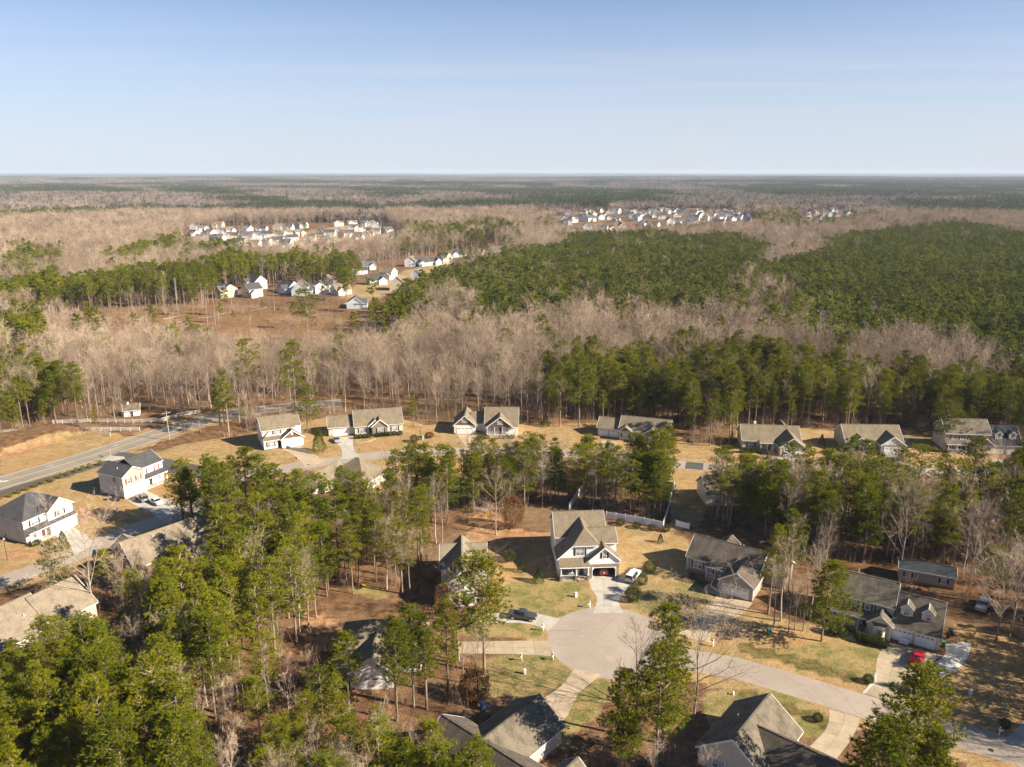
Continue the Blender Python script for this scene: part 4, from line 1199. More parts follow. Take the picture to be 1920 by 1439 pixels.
rng = random.Random(11)
r2 = random.Random(3)
def extra(L, n, x0, x1, y0, y1, dx, dy):
    k = 0
    while k < n:
        q = (r2.uniform(x0, x1), r2.uniform(y0, y1))
        if all(abs(q[0] - a) > dx or abs(q[1] - b) > dy for a, b in L): L.append(q)
        k += 1
extra(RIGHT_DEV, 60, 1050, 1400, 402, 431, 10, 3); extra(RIGHT_DEV, 40, 1400, 1640, 399, 424, 12, 4)
extra(LEFT_DEV, 60, 360, 750, 426, 460, 15, 5)
for q in LEFT_DEV: far_house(*q, rng, "far left subdivision", "far subdivision houses, left", 1, 1.15)
for q in MID_DEV: far_house(*q, rng, "between cutover field and plantation", "houses behind the cutover field", 1, 1)
for q in RIGHT_DEV: far_house(*q, rng, "distant subdivision above plantation", "distant subdivision houses", 0, 1.15)
# ---------------------------------------------------------------- vehicles
def paint(name, col, metal=0.0): return plain("paint_" + name, col, .28, .5, .04, 1.0, metal, .6)
TYRE = plain("tyre_rubber", (.02, .02, .02), .85, .2, .1)
RIMM = plain("alloy_rim", (.5, .5, .52), .3, .5, .1, 3, .8)
CARGLASS = plain("car_glass", (.02, .025, .03), .05, .9, .1)
TAIL = plain("tail_lamp", (.35, .015, .012), .2, .5, .05)
HEADL = plain("head_lamp", (.75, .75, .72), .1, .6, .05)
PLATE = plain("number_plate", (.75, .75, .7), .5, .3, .05)

KINDS_CAR = {
    # x, half width, sill z, shoulder z, top half width, top z
    "sports": dict(L=4.5, wr=.33, wx=(-1.35, 1.32), st=[(-2.2, .78, .36, .80, .70, .84), (-2.05, .90, .24, .88, .76, .92), (-1.35, .94, .22, .92, .80, .95), (-.95, .93, .22, .90, .62, 1.10), (-.35, .92, .22, .86, .58, 1.22), (.1, .92, .22, .85, .60, 1.21), (.75, .92, .22, .82, .72, .86), (1.3, .93, .22, .80, .70, .82), (1.9, .86, .26, .66, .60, .68), (2.2, .66, .34, .52, .5, .54)]),
    "suv": dict(L=4.9, wr=.39, wx=(-1.45, 1.5), st=[(-2.45, .88, .5, 1.05, .80, 1.08), (-2.38, .95, .36, 1.1, .74, 1.74), (-1.9, .97, .32, 1.1, .74, 1.80), (-.5, .97, .32, 1.08, .74, 1.82), (.35, .97, .32, 1.06, .74, 1.76), (1.05, .96, .32, 1.05, .84, 1.10), (1.7, .96, .32, 1.04, .82, 1.07), (2.3, .92, .38, .98, .76, 1.0), (2.45, .80, .5, .8, .7, .82)]),
    "sedan": dict(L=4.7, wr=.33, wx=(-1.4, 1.4), st=[(-2.35, .76, .42, .85, .66, .90), (-2.2, .88, .28, .92, .74, .98), (-1.5, .91, .25, .93, .72, 1.02), (-.95, .91, .25, .92, .62, 1.36), (-.1, .91, .25, .90, .62, 1.44), (.45, .91, .25, .89, .62, 1.38), (1.2, .91, .25, .88, .74, .95), (1.9, .87, .28, .82, .70, .86), (2.3, .74, .38, .62, .6, .66)]),
    "truck": dict(L=5.4, wr=.39, wx=(-1.7, 1.65), st=[(-2.7, .90, .55, 1.05, .88, 1.06), (-2.6, .95, .48, 1.06, .90, 1.07), (-.75, .95, .42, 1.06, .90, 1.07), (-.7, .95, .42, 1.08, .72, 1.68), (-.2, .95, .42, 1.08, .72, 1.74), (.35, .95, .42, 1.07, .72, 1.72), (1.05, .95, .42, 1.06, .84, 1.12), (1.8, .95, .42, 1.04, .82, 1.08), (2.55, .90, .5, .98, .78, 1.0), (2.7, .80, .6, .8, .7, .82)]),
}
def car(kind, name, label, cat, loc, ang, mat, group=None):
    K = KINDS_CAR[kind]; st = K["st"]
    root = thing(name, label, cat, (loc[0], loc[1], loc[2] if len(loc) > 2 else .035), ang, group)
    B, G = MB(), MB()
    def sec(s):
        x, w, z0, z1, tw, zt = s
        zm = z0 + (z1 - z0) * .55
        return [(x, -w * .9, z0), (x, -w, zm), (x, -w * .95, z1), (x, -tw, zt), (x, -tw * .5, zt + .03), (x, tw * .5, zt + .03), (x, tw, zt), (x, w * .95, z1), (x, w, zm), (x, w * .9, z0)]
    S = [sec(s) for s in st]
    for i in range(len(S) - 1):
        a, b = S[i], S[i + 1]
        cab0, cab1 = st[i][5] - st[i][3] > .22, st[i + 1][5] - st[i + 1][3] > .22
        for j in range(9):
            q = [a[j], b[j], b[j + 1], a[j + 1]]
            side = j in (2, 6); top = j in (3, 4, 5)
            glass = (side and cab0 and cab1) or (top and cab0 != cab1) or (side and cab0 != cab1 and False)
            if kind == "truck" and top and i == 2: glass = True
            (G if glass else B).face(q, CARGLASS if glass else mat)
            if top and cab0 and cab1: pass
        B.face([a[0], a[9], b[9], b[0]][::-1], DARKMET)
    B.face(S[0], mat); B.face(S[-1][::-1], mat)
    bo = B.put("body", root)
    if kind == "truck":
        m = MB(); m.box(-2.5, -.85, -.78, .78, 1.071, 1.08, DARKMET); m.put("cargo_bed", root)
    G.put("window_glass", root)
    if kind == "suv":
        m = MB()
        for sy in (-1, 1): m.bar((-1.9, sy * .62, 1.88), (.2, sy * .62, 1.86), .05, .06, DARKMET)
        m.put("roof_rack", root); m = MB(); m.box(-2.46, -2.40, -.6, .6, 1.15, 1.62, CARGLASS); m.put("rear_window", root)
    if kind == "sports":
        m = MB(); m.bar((-2.1, -.8, 1.06), (-2.1, .8, 1.06), .3, .05, mat); m.box(-2.15, -2.0, -.62, -.56, .9, 1.05, mat); m.box(-2.15, -2.0, .56, .62, .9, 1.05, mat); m.put("spoiler", root)
    r = K["wr"]
    def wheel():
        m = MB(); m.tube((0, -.12, 0), (0, .12, 0), r, r, TYRE, 18); return m.mesh("wheel")
    def rim():
        m = MB(); m.tube((0, -.13, 0), (0, .13, 0), r * .62, r * .62, RIMM, 14); return m.mesh("rim")
    for wx in K["wx"]:
        for sy in (-1, 1):
            w = put("wheel", cached(("whl", r), wheel), root, (wx, sy * (st[3][1] - .08), r)); put("rim", cached(("rim", r), rim), w)
    x0, w0, zr = st[0][0], st[0][1], st[0][3]
    for sy in (-1, 1):
        put("tail_light", box_mesh("tail_light", -.06, .04, -.16, .16, -.07, .09, TAIL), root, (x0, sy * (w0 - .18), zr - .12))
        xf, wf, zf = st[-2][0], st[-2][1], st[-2][3]
        put("headlight", box_mesh("headlight", -.05, .06, -.15, .15, -.06, .05, HEADL), root, (xf + .08, sy * (wf - .2), zf - .06))
        put("mirror", box_mesh("mirror", -.08, .08, -.1, .1, -.06, .08, mat), root, (st[5][0] + .25, sy * (st[5][1] + .06), st[5][3] + .05))
    put("bumper", box_mesh("bumper", -.08, .06, -w0 * .95, w0 * .95, -.1, .1, mat if kind != "truck" else RIMM), root, (x0 - .02, 0, st[0][2] + .08))
    put("number_plate", box_mesh("number_plate", -.02, 0, -.16, .16, -.08, .08, PLATE), root, (x0 - .06, 0, zr - .2))
    return root

def heading(p, q):
    a, b = gp(*p), gp(*q)
    return math.atan2(b[1] - a[1], b[0] - a[0])
car("sports", "sports_car", "red sports car on the tan driveway below the dormer garage", "car", gp(1719, 1239), heading((1712, 1250), (1727, 1222)), paint("red", (.50, .006, .012)))
car("suv", "parked_suv", "white suv parked beside the white house's open garage", "car", gp(1187, 1085), heading((1180, 1092), (1197, 1072)), paint("white", (.70, .70, .71)))
car("truck", "pickup_truck", "dark grey pickup truck on the driveway left of the turning circle", "truck", gp(980, 1160), heading((962, 1156), (1000, 1161)), paint("dark_grey", (.06, .055, .055)))
car("sedan", "parked_car", "silver car on the driveway of the second house in the far row", "car", gp(632, 828), heading((630, 822), (634, 835)), paint("silver", (.48, .50, .53), .4))
car("suv", "parked_suv", "dark red suv inside the white house's open garage", "car", (18.6, 145.9, .05), R(94), paint("maroon", (.20, .02, .025)))
car("sedan", "parked_car", "white car in front of the cream ranch house's garage", "car", gp(1457, 868), heading((1455, 872), (1459, 860)), paint("white", (.70, .70, .71)))
car("suv", "parked_suv", "black suv in front of the dormered garage at the right edge", "car", gp(1886, 874), heading((1886, 878), (1887, 864)), paint("black", (.02, .02, .024)))
car("suv", "parked_suv", "grey suv by the garage of the grey sided corner house", "car", gp(266, 938), heading((280, 945), (258, 928)), paint("grey", (.22, .23, .25), .3))
car("sedan", "parked_car", "white car on the shaded driveway of the corner house", "car", gp(292, 944), heading((302, 948), (280, 936)), paint("white", (.70, .70, .71)))
car("sedan", "parked_car", "dark blue car under pines beside the shaded left street", "car", gp(384, 966), heading((370, 970), (400, 958)), paint("blue", (.02, .035, .09)))
car("truck", "pickup_truck", "pale pickup truck behind bare trees right of the dormer house", "truck", gp(1842, 1140), heading((1835, 1150), (1850, 1120)), paint("silver", (.48, .50, .53), .4))

# ---------------------------------------------------------------- fences
def line_pts(pxl, step):
    P = [Vector((*gp(a, b), 0)) for a, b in pxl]
    out = []
    for i in range(len(P) - 1):
        n = max(1, round((P[i + 1] - P[i]).length / step))
        out += [P[i].lerp(P[i + 1], k / n) for k in range(n)]
    return out + [P[-1]]
VINYL = plain("white_vinyl", (.76, .77, .79), .35, .4, .05, 1)
def privacy(label, pxl, hgt=1.85):
    P = line_pts(pxl, 2.4)
    root = thing("vinyl_fence", label, "fence", (P[0].x, P[0].y, 0))
    for i, q in enumerate(P):
        d = q - P[0]
        put("post", cached(("vpost", hgt), lambda: post_mesh(hgt)), root, (d.x, d.y, 0))
        if i < len(P) - 1:
            e = P[i + 1] - q; L = e.length
            m = MB(); n = 14
            for k in range(n):
                a = .07 + (L - .14) * k / n
                m.box(a + .004, a + (L - .14) / n - .004, -.018, .018, .06, hgt - .12, VINYL)
            m.box(.05, L - .05, -.03, .03, .03, .16, VINYL); m.box(.05, L - .05, -.03, .03, hgt - .18, hgt - .06, VINYL)
            put("panel", m.mesh("panel"), root, (d.x, d.y, 0), math.atan2(e.y, e.x))
def post_mesh(hgt):
    m = MB(); m.box(-.065, .065, -.065, .065, 0, hgt + .04, VINYL); m.box(-.085, .085, -.085, .085, hgt + .04, hgt + .10, VINYL)
    return m.mesh("post")
privacy("white vinyl privacy fence round the pine yard behind the white house", [(1137, 973), (1190, 981), (1243, 992), (1251, 965), (1259, 933), (1264, 916), (1240, 914)])
privacy("white vinyl fence running back at the left of the pine yard", [(1067, 957), (1085, 930), (1101, 905), (1140, 903)])
privacy("short white vinyl fence beyond the far corner of the ranch roof", [(1267, 986), (1292, 993)], 1.5)
RAILM = plain("white_rail_paint", (.66, .64, .60), .6, .3, .08, 1)
def rail_fence(label, pxl, hgt=1.35, rails=3):
    P = line_pts(pxl, 2.8)
    root = thing("rail_fence", label, "fence", (P[0].x, P[0].y, 0))
    def pm():
        m = MB(); m.box(-.07, .07, -.07, .07, 0, hgt, RAILM); m.box(-.09, .09, -.09, .09, hgt, hgt + .05, RAILM); return m.mesh("post")
    for i, q in enumerate(P):
        d = q - P[0]
        put("post", cached(("rpost", hgt), pm), root, (d.x, d.y, 0))
        if i < len(P) - 1:
            e = P[i + 1] - q
            for k in range(rails):
                zz = hgt * (.3 + .62 * k / (rails - 1))
                def rm():
                    m = MB(); m.box(0, 1, -.025, .025, -.09, .09, RAILM); return m.mesh("rail")
                r_ = put("rail", cached(("rail",), rm), root, (d.x, d.y, zz), math.atan2(e.y, e.x)); r_.scale = (e.length, 1, 1)
rail_fence("white board fence along the far verge of the main road", [(-60, 823), (0, 815), (60, 812), (130, 809), (190, 809), (262, 809)], 1.4)
rail_fence("white board fence behind the verge, below the little shed", [(100, 796), (170, 793), (250, 794), (300, 793), (336, 782), (376, 776)], 1.4)
rail_fence("short white fence gate piece by the cedar on the verge", [(188, 815), (207, 819)], 1.3)
def wood_panels(label, pxl, hgt=1.7):
    P = line_pts(pxl, 2.4)
    root = thing("wooden_fence", label, "fence", (P[0].x, P[0].y, 0))
    for i in range(len(P) - 1):
        d = P[i] - P[0]; e = P[i + 1] - P[i]
        for k in range(8):
            o = put("plank", box_mesh("plank", .01, .27, -.015, .015, .05, hgt, WOODR), root, (d.x + e.x * k / 8, d.y + e.y * k / 8, 0), math.atan2(e.y, e.x))
wood_panels("brown plank fence behind the cream ranch house's garage end", [(1490, 822), (1512, 820)])
wood_panels("weathered plank fence at the right edge near the bare trees", [(1898, 1190), (1925, 1200), (1950, 1208)])

# ---------------------------------------------------------------- street furniture and yard things
def mailbox(label, px, py, ang=0, white=True, group=None):
    x, y = gp(px, py)
    root = thing("mailbox", label, "mailbox", (x, y, 0), ang, group)
    pm = TRIM if white else WOODR
    m = MB(); m.box(-.06, .06, -.06, .06, 0, 1.35, pm); m.box(-.09, .09, -.09, .09, 1.35, 1.42, pm); m.put("post", root)
    m = MB(); m.bar((-.45, 0, .95), (.2, 0, .95), .09, .09, pm); m.bar((-.36, 0, .93), (-.02, 0, .6), .07, .07, pm); m.put("arm", root)
    m = MB(); m.box(-.5, .02, -.11, .11, 1.0, 1.14, DARKMET if not white else TRIM)
    for i in range(5):
        a0, a1 = math.pi * i / 5, math.pi * (i + 1) / 5
        m.face([(-.5, .11 * math.cos(a0), 1.14 + .11 * math.sin(a0)), (.02, .11 * math.cos(a0), 1.14 + .11 * math.sin(a0)), (.02, .11 * math.cos(a1), 1.14 + .11 * math.sin(a1)), (-.5, .11 * math.cos(a1), 1.14 + .11 * math.sin(a1))], DARKMET)
    m.put("box", root)
mailbox("white mailbox post on the lawn edge by the white house's driveway", 1106, 1140, R(30))
mailbox("white mailbox post by the pickup's driveway", 1019, 1183, R(20))
mailbox("white mailbox post at the lower left of the turning circle", 1037, 1238, R(60))
mailbox("white mailbox post farther left on the green lawn", 978, 1239, R(60))
mailbox("white mailbox post beside the street above the bare tree", 1337, 1213, R(-60))
mailbox("white mailbox post at the driveway on the right edge", 1873, 1379, R(150))
mailbox("white mailbox post in the shade of the ranch yard", 1284, 1150, R(120))
mailbox("dark mailbox at the fan shaped driveway of the far row", 557, 866, R(-20), False)
mailbox("mailbox by the silver car's driveway", 676, 849, R(20), False)
mailbox("mailbox at the driveway of the brown gabled house", 862, 838, R(10), False)

def pedestal(label, px, py, col=(.62, .62, .58), s=1.0):
    x, y = gp(px, py)
    root = thing("utility_pedestal", label, "utility box", (x, y, 0), R(20))
    mt = plain("pedestal_%.2f" % col[0], col, .5, .3, .06)
    m = MB(); m.box(-.2 * s, .2 * s, -.16 * s, .16 * s, 0, .85 * s, mt); m.put("cabinet", root)
    m = MB(); m.box(-.23 * s, .23 * s, -.19 * s, .19 * s, .851 * s, .93 * s, mt); m.put("lid", root)
pedestal("pale utility pedestal pair on the lawn left of the white driveway", 1080, 1120, s=1.1)
pedestal("cream utility pedestal on the lawn right of the white pad", 1819, 1303, s=1.1)
pedestal("green utility box under the bare trees left of the dormer house", 1441, 1190, (.07, .20, .15), 1.5)
pedestal("pale utility pedestal near the lower left lawn shrubs", 984, 1264)
pedestal("white utility pedestal beside the grey sided corner house", 221, 958, s=1.2)
pedestal("green transformer box on the lawn of the far row", 793, 825, (.30, .38, .30), 1.5)
pedestal("small white marker box on the lower right verge", 1375, 1303, s=.6)

BIN_M = plain("black_bin_plastic", (.022, .024, .026), .5, .4, .08)
BIN_G = plain("green_bin_plastic", (.03, .12, .06), .5, .4, .08)
BIN_B = plain("blue_bin_plastic", (.03, .09, .26), .5, .4, .08)
def wheelie(label, x, y, ang, mt):
    root = thing("wheeled_bin", label, "bin", (x, y, .03), ang)
    m = MB()
    b = [(-.25, -.26, .06), (.25, -.26, .06), (.25, .26, .06), (-.25, .26, .06)]; t_ = [(-.32, -.33, 1.0), (.32, -.33, 1.0), (.32, .33, 1.0), (-.32, .33, 1.0)]
    for i in range(4): m.face([b[i], b[(i + 1) % 4], t_[(i + 1) % 4], t_[i]], mt)
    m.face(b[::-1], mt); m.put("body", root)
    m = MB(); m.slab([(-.35, -.38, 1.0), (.35, -.38, 1.0), (.35, .36, 1.06), (-.35, .36, 1.06)], .05, mt); m.put("lid", root)
    for sx in (-1, 1):
        m = MB(); m.tube((sx * .25, .3, .12), (sx * .31, .3, .12), .12, .12, TYRE, 10); m.put("wheel", root)
for lb, px, py, a, mt in (("black wheeled bin at the right wall of the dormer garage", 1777, 1197, -31, BIN_M), ("second black wheeled bin by the dormer garage wall", 1781, 1191, -25, BIN_M), ("green bin at the front corner of the dormer garage", 1768, 1213, -31, BIN_G),
                          ("blue bin by the bay window of the dormer house", 1664, 1199, -31, BIN_B), ("black wheeled bin at the grey sided house's wall", 214, 939, 10, BIN_M), ("second black bin at the grey sided house's wall", 222, 940, 10, BIN_M),
                          ("black bin against the right edge house's garage", 1903, 861, 0, BIN_M), ("dark bin behind the brown roofed house", 905, 1330, 30, BIN_B), ("dark bin by the left wall of the beige ranch, far row", 606, 818, 10, BIN_M)):
    x, y = gp(px, py); wheelie(lb, x, y, R(a), mt)

def ac_unit(label, x, y, ang):
    root = thing("air_conditioner", label, "air conditioner", (x, y, 0), ang)
    m = MB(); m.box(-.45, .45, -.45, .45, 0, .1, CONC); m.put("base_slab", root)
    m = MB(); m.box(-.4, .4, -.4, .4, .1, .9, GALV)
    for i in range(8): m.box(-.41, .41, -.41, .41, .16 + i * .09, .19 + i * .09, DARKMET)
    m.put("cabinet", root)
    m = MB(); m.tube((0, 0, .901), (0, 0, .93), .33, .33, DARKMET, 14); m.put("fan_grille", root)
ac_unit("air conditioner against the grey sided corner house", *gp(205, 938), R(5))
ac_unit("air conditioner on the left wall of the white house", *gp(1027, 1050), R(4))
ac_unit("second air conditioner left of the white house", *gp(1031, 1062), R(4))
ac_unit("air conditioner at the right end of the arched garage ranch", *gp(1257, 832), R(-19))
ac_unit("air conditioner at the left wall of the grey twin gable ranch", *gp(1580, 842), R(-3))
ac_unit("air conditioner at the left edge house's near wall", *gp(12, 1012), R(68))

m = MB()   # pale cabinet with a plant, standing before the garage
for i in range(3): m.box(-.75, .75, -.3, .3, .05 + i * .3, .33 + i * .3, TRIM)
x, y = gp(1694, 1207)
pc = thing("planter_cabinet", "pale cabinet with a potted plant before the left garage door", "cabinet", (x, y, .03), R(-31))
m.put("cabinet", pc)

POLEW = plain("pole_wood", (.34, .29, .24), .85, .2, .15)
x, y = gp(318, 826)
up = thing("utility_pole", "tall pale utility pole where the main road enters the trees", "pole", (x, y, 0), R(30))
m = MB(); m.tube((0, 0, 0), (0, 0, 9.5), .16, .11, POLEW, 8); m.put("pole", up)
m = MB(); m.box(-1.2, 1.2, -.06, .06, 8.7, 8.85, POLEW); m.put("crossarm", up)
for sx in (-1, 0, 1):
    m = MB(); m.tube((sx * 1.0, 0, 8.85), (sx * 1.0, 0, 9.05), .05, .04, GALV, 6); m.put("insulator", up)
def lamp_post(label, px, py, hgt):
    x, y = gp(px, py)
    root = thing("lamp_post", label, "lamp post", (x, y, 0))
    m = MB(); m.tube((0, 0, 0), (0, 0, hgt), .08, .05, DARKMET, 8); m.put("pole", root)
    m = MB(); m.tube((0, 0, hgt), (0, 0, hgt + .35), .14, .24, HEADL, 8); m.put("lantern", root)
    m = MB(); m.tube((0, 0, hgt + .351), (0, 0, hgt + .6), .27, .03, DARKMET, 8); m.put("lamp_cap", root)
lamp_post("tall dark street lamp at the left edge below the white house", 14, 1051, 4.8)
lamp_post("dark street lamp on the lawn between two far row houses", 788, 822, 4.2)
def road_sign(label, px, py, hgt, mt, shape, ang):
    x, y = gp(px, py)
    root = thing("road_sign", label, "sign", (x, y, 0), ang)
    m = MB(); m.tube((0, 0, 0), (0, 0, hgt), .035, .035, GALV, 6); m.put("post", root)
    m = MB()
    n = 8 if shape == "oct" else 4
    r = .42
    pts = [(r * math.cos(2 * math.pi * (i + .5) / n), -.05, hgt - .3 + r * math.sin(2 * math.pi * (i + .5) / n)) for i in range(n)]
    m.face(pts, mt); m.face([(a, b + .02, c) for a, b, c in pts][::-1], GALV); m.put("panel", root)
road_sign("pale square sign on a post in the side street's verge", 285, 866, 2.6, PAINTW, "sq", R(-30))
road_sign("second pale sign behind the grey sided house's roof", 258, 868, 2.6, PAINTW, "sq", R(-30))
road_sign("stop sign on the concrete island, seen edge on", 208, 858, 2.5, GALV, "oct", R(-70))
road_sign("small brown sign on the main road's near verge", 193, 866, 1.8, TRIMD, "sq", R(20))

# grey playground bars in the clearing left of the white house
x, y = gp(902, 968)
pb = thing("playground_bars", "small yellow and grey climbing frame under trees left of the white house", "climbing frame", (x, y, 0), R(-20))
YEL = plain("yellow_play_paint", (.65, .42, .05), .5, .3, .05)
for u, v in ((-1.6, -.5), (-1.6, .5), (1.6, -.5), (1.6, .5)):
    m = MB(); m.tube((u, v, 0), (u, v, 1.9), .06, .06, YEL, 8); m.put("leg", pb)
for v in (-.5, .5):
    m = MB(); m.tube((-1.7, v, 1.9), (1.7, v, 1.9), .05, .05, GALV, 6); m.put("side_rail", pb)
for i in range(8):
    m = MB(); m.tube((-1.5 + i * .43, -.5, 1.9), (-1.5 + i * .43, .5, 1.9), .035, .035, GALV, 6); m.put("rung", pb)
# yellow ball of a toy in the woods, bark edging bricks in front of far row beds
m = MB(); m.box(-.55, .55, -.22, .22, .03, .22, YEL); m.box(-.45, .45, -.17, .17, .22, .28, YEL)
x, y = gp(683, 1098); tag(m.put("toy_boat", None, (x, y, 0), R(15)), "small yellow plastic boat lying on the woodland lawn", "boat")
EDG = plain("edging_block", (.42, .26, .19), .8, .2, .15)
eb = thing("edging_wall", "low pinkish block edging before the beige ranch house's bed", "edging", (*gp(668, 832), 0))
P = line_pts([(668, 832), (690, 829), (704, 824)], .45)
for i in range(len(P) - 1):
    d = P[i] - P[0]; e = P[i + 1] - P[i]
    put("block", box_mesh("block", .01, .43, -.12, .12, 0, .28, EDG), eb, (d.x, d.y, 0), math.atan2(e.y, e.x))
# ---------------------------------------------------------------- trees
def foliage(name, a, b, c, trans=.25):
    t = NT(name)
    oi = t.n("ShaderNodeObjectInfo"); rnd = oi.outputs["Random"]
    pn = t.noise(t.pos(), .9, 2)
    col = t.mix(t.ramp(rnd, 0, 1), a, b)
    col = t.mix(t.ramp(pn, .35, .7, 0, .7), col, c)
    big = t.noise(t.pos(), .02, 2)
    col = t.mix(1.0, col, t.ramp(big, .3, .7, .82, 1.15), 'MULTIPLY')
    d = t.n("ShaderNodeBsdfDiffuse"); tr = t.n("ShaderNodeBsdfTranslucent"); mx = t.n("ShaderNodeMixShader")
    t.l(col, d.inputs["Color"]); t.l(col, tr.inputs["Color"]); mx.inputs[0].default_value = trans
    t.l(d.outputs[0], mx.inputs[1]); t.l(tr.outputs[0], mx.inputs[2]); t.l(mx.outputs[0], t.out.inputs[0])
    return t.m
def barkm(name, a, b):
    t = NT(name)
    rnd = t.n("ShaderNodeObjectInfo").outputs["Random"]
    col = t.mix(t.ramp(rnd, 0, 1), a, b)
    col = t.mix(1.0, col, t.ramp(t.noise(t.pos(), 1.2, 3, .6, (1, 1, .3)), .3, .7, .75, 1.2), 'MULTIPLY')
    col = t.mix(1.0, col, t.ramp(t.noise(t.pos(), .03, 3, .6), .3, .7, .72, 1.18), 'MULTIPLY')
    d = t.n("ShaderNodeBsdfDiffuse"); t.l(col, d.inputs["Color"]); t.l(d.outputs[0], t.out.inputs[0])
    return t.m
NEEDLE = foliage("pine_needles", (.150, .172, .009), (.262, .252, .013), (.076, .106, .011), .26)
NEEDLE_P = foliage("plantation_needles", (.13, .155, .022), (.245, .245, .034), (.075, .105, .018), .28)
NEEDLE_F = foliage("far_needles", (.055, .072, .032), (.085, .10, .042), (.045, .06, .028), .2)
LEAFG = foliage("shrub_leaves", (.07, .09, .025), (.12, .12, .04), (.045, .06, .02))
RUSSET = foliage("russet_leaves", (.20, .10, .045), (.26, .14, .06), (.15, .075, .035))
PBARK = barkm("pine_bark", (.20, .145, .105), (.30, .235, .175))
BBARK = barkm("hardwood_bark", (.27, .22, .175), (.38, .315, .25))
TWIG = barkm("hardwood_twigs", (.26, .19, .142), (.54, .415, .305))
TWIG_F = barkm("far_twigs", (.20, .155, .14), (.31, .25, .22))
BRUSHM = barkm("brush_twigs", (.27, .18, .12), (.42, .31, .21))

def segs_to_mesh(S, n=3):
    """S: array rows x0 y0 z0 x1 y1 z1 r0 r1 -> open tubes with n sides"""
    S = np.asarray(S, float)
    a, b = S[:, :3], S[:, 3:6]
    d = b - a; d /= np.maximum(np.linalg.norm(d, axis=1, keepdims=True), 1e-6)
    ref = np.where(np.abs(d[:, 2:3]) < .9, np.array([[0, 0, 1.]]), np.array([[1., 0, 0]]))
    x = np.cross(d, ref); x /= np.linalg.norm(x, axis=1, keepdims=True)
    y = np.cross(d, x)
    V = []
    for c, r in ((a, S[:, 6:7]), (b, S[:, 7:8])):
        for i in range(n):
            t = 2 * math.pi * i / n
            V.append(c + (x * math.cos(t) + y * math.sin(t)) * r)
    V = np.stack(V, 1).reshape(-1, 3)
    k = np.arange(len(S))[:, None] * (2 * n)
    F = []
    for i in range(n):
        j = (i + 1) % n
        F.append(np.concatenate([k + i, k + j, k + n + j, k + n + i], 1))
    F = np.concatenate(F, 0)
    T = np.concatenate([F[:, [0, 1, 2]], F[:, [0, 2, 3]]], 0)
    return V, T

def blades(A, D, w, rng):
    """flat triangles from A along D with base width w"""
    n = len(A)
    r = rng.normal(size=(n, 3)); s = np.cross(D, r); s /= np.maximum(np.linalg.norm(s, axis=1, keepdims=True), 1e-6)
    s *= (w / 2)[:, None] if np.ndim(w) else w / 2
    V = np.stack([A - s, A + s, A + D], 1).reshape(-1, 3)
    return V, np.arange(3 * n).reshape(-1, 3)

def join(parts):
    V, F, M = [], [], []; b = 0
    for v, f, m in parts:
        V.append(v); F.append(f + b); M.append(np.full(len(f), m)); b += len(v)
    return np.concatenate(V), np.concatenate(F), np.concatenate(M)

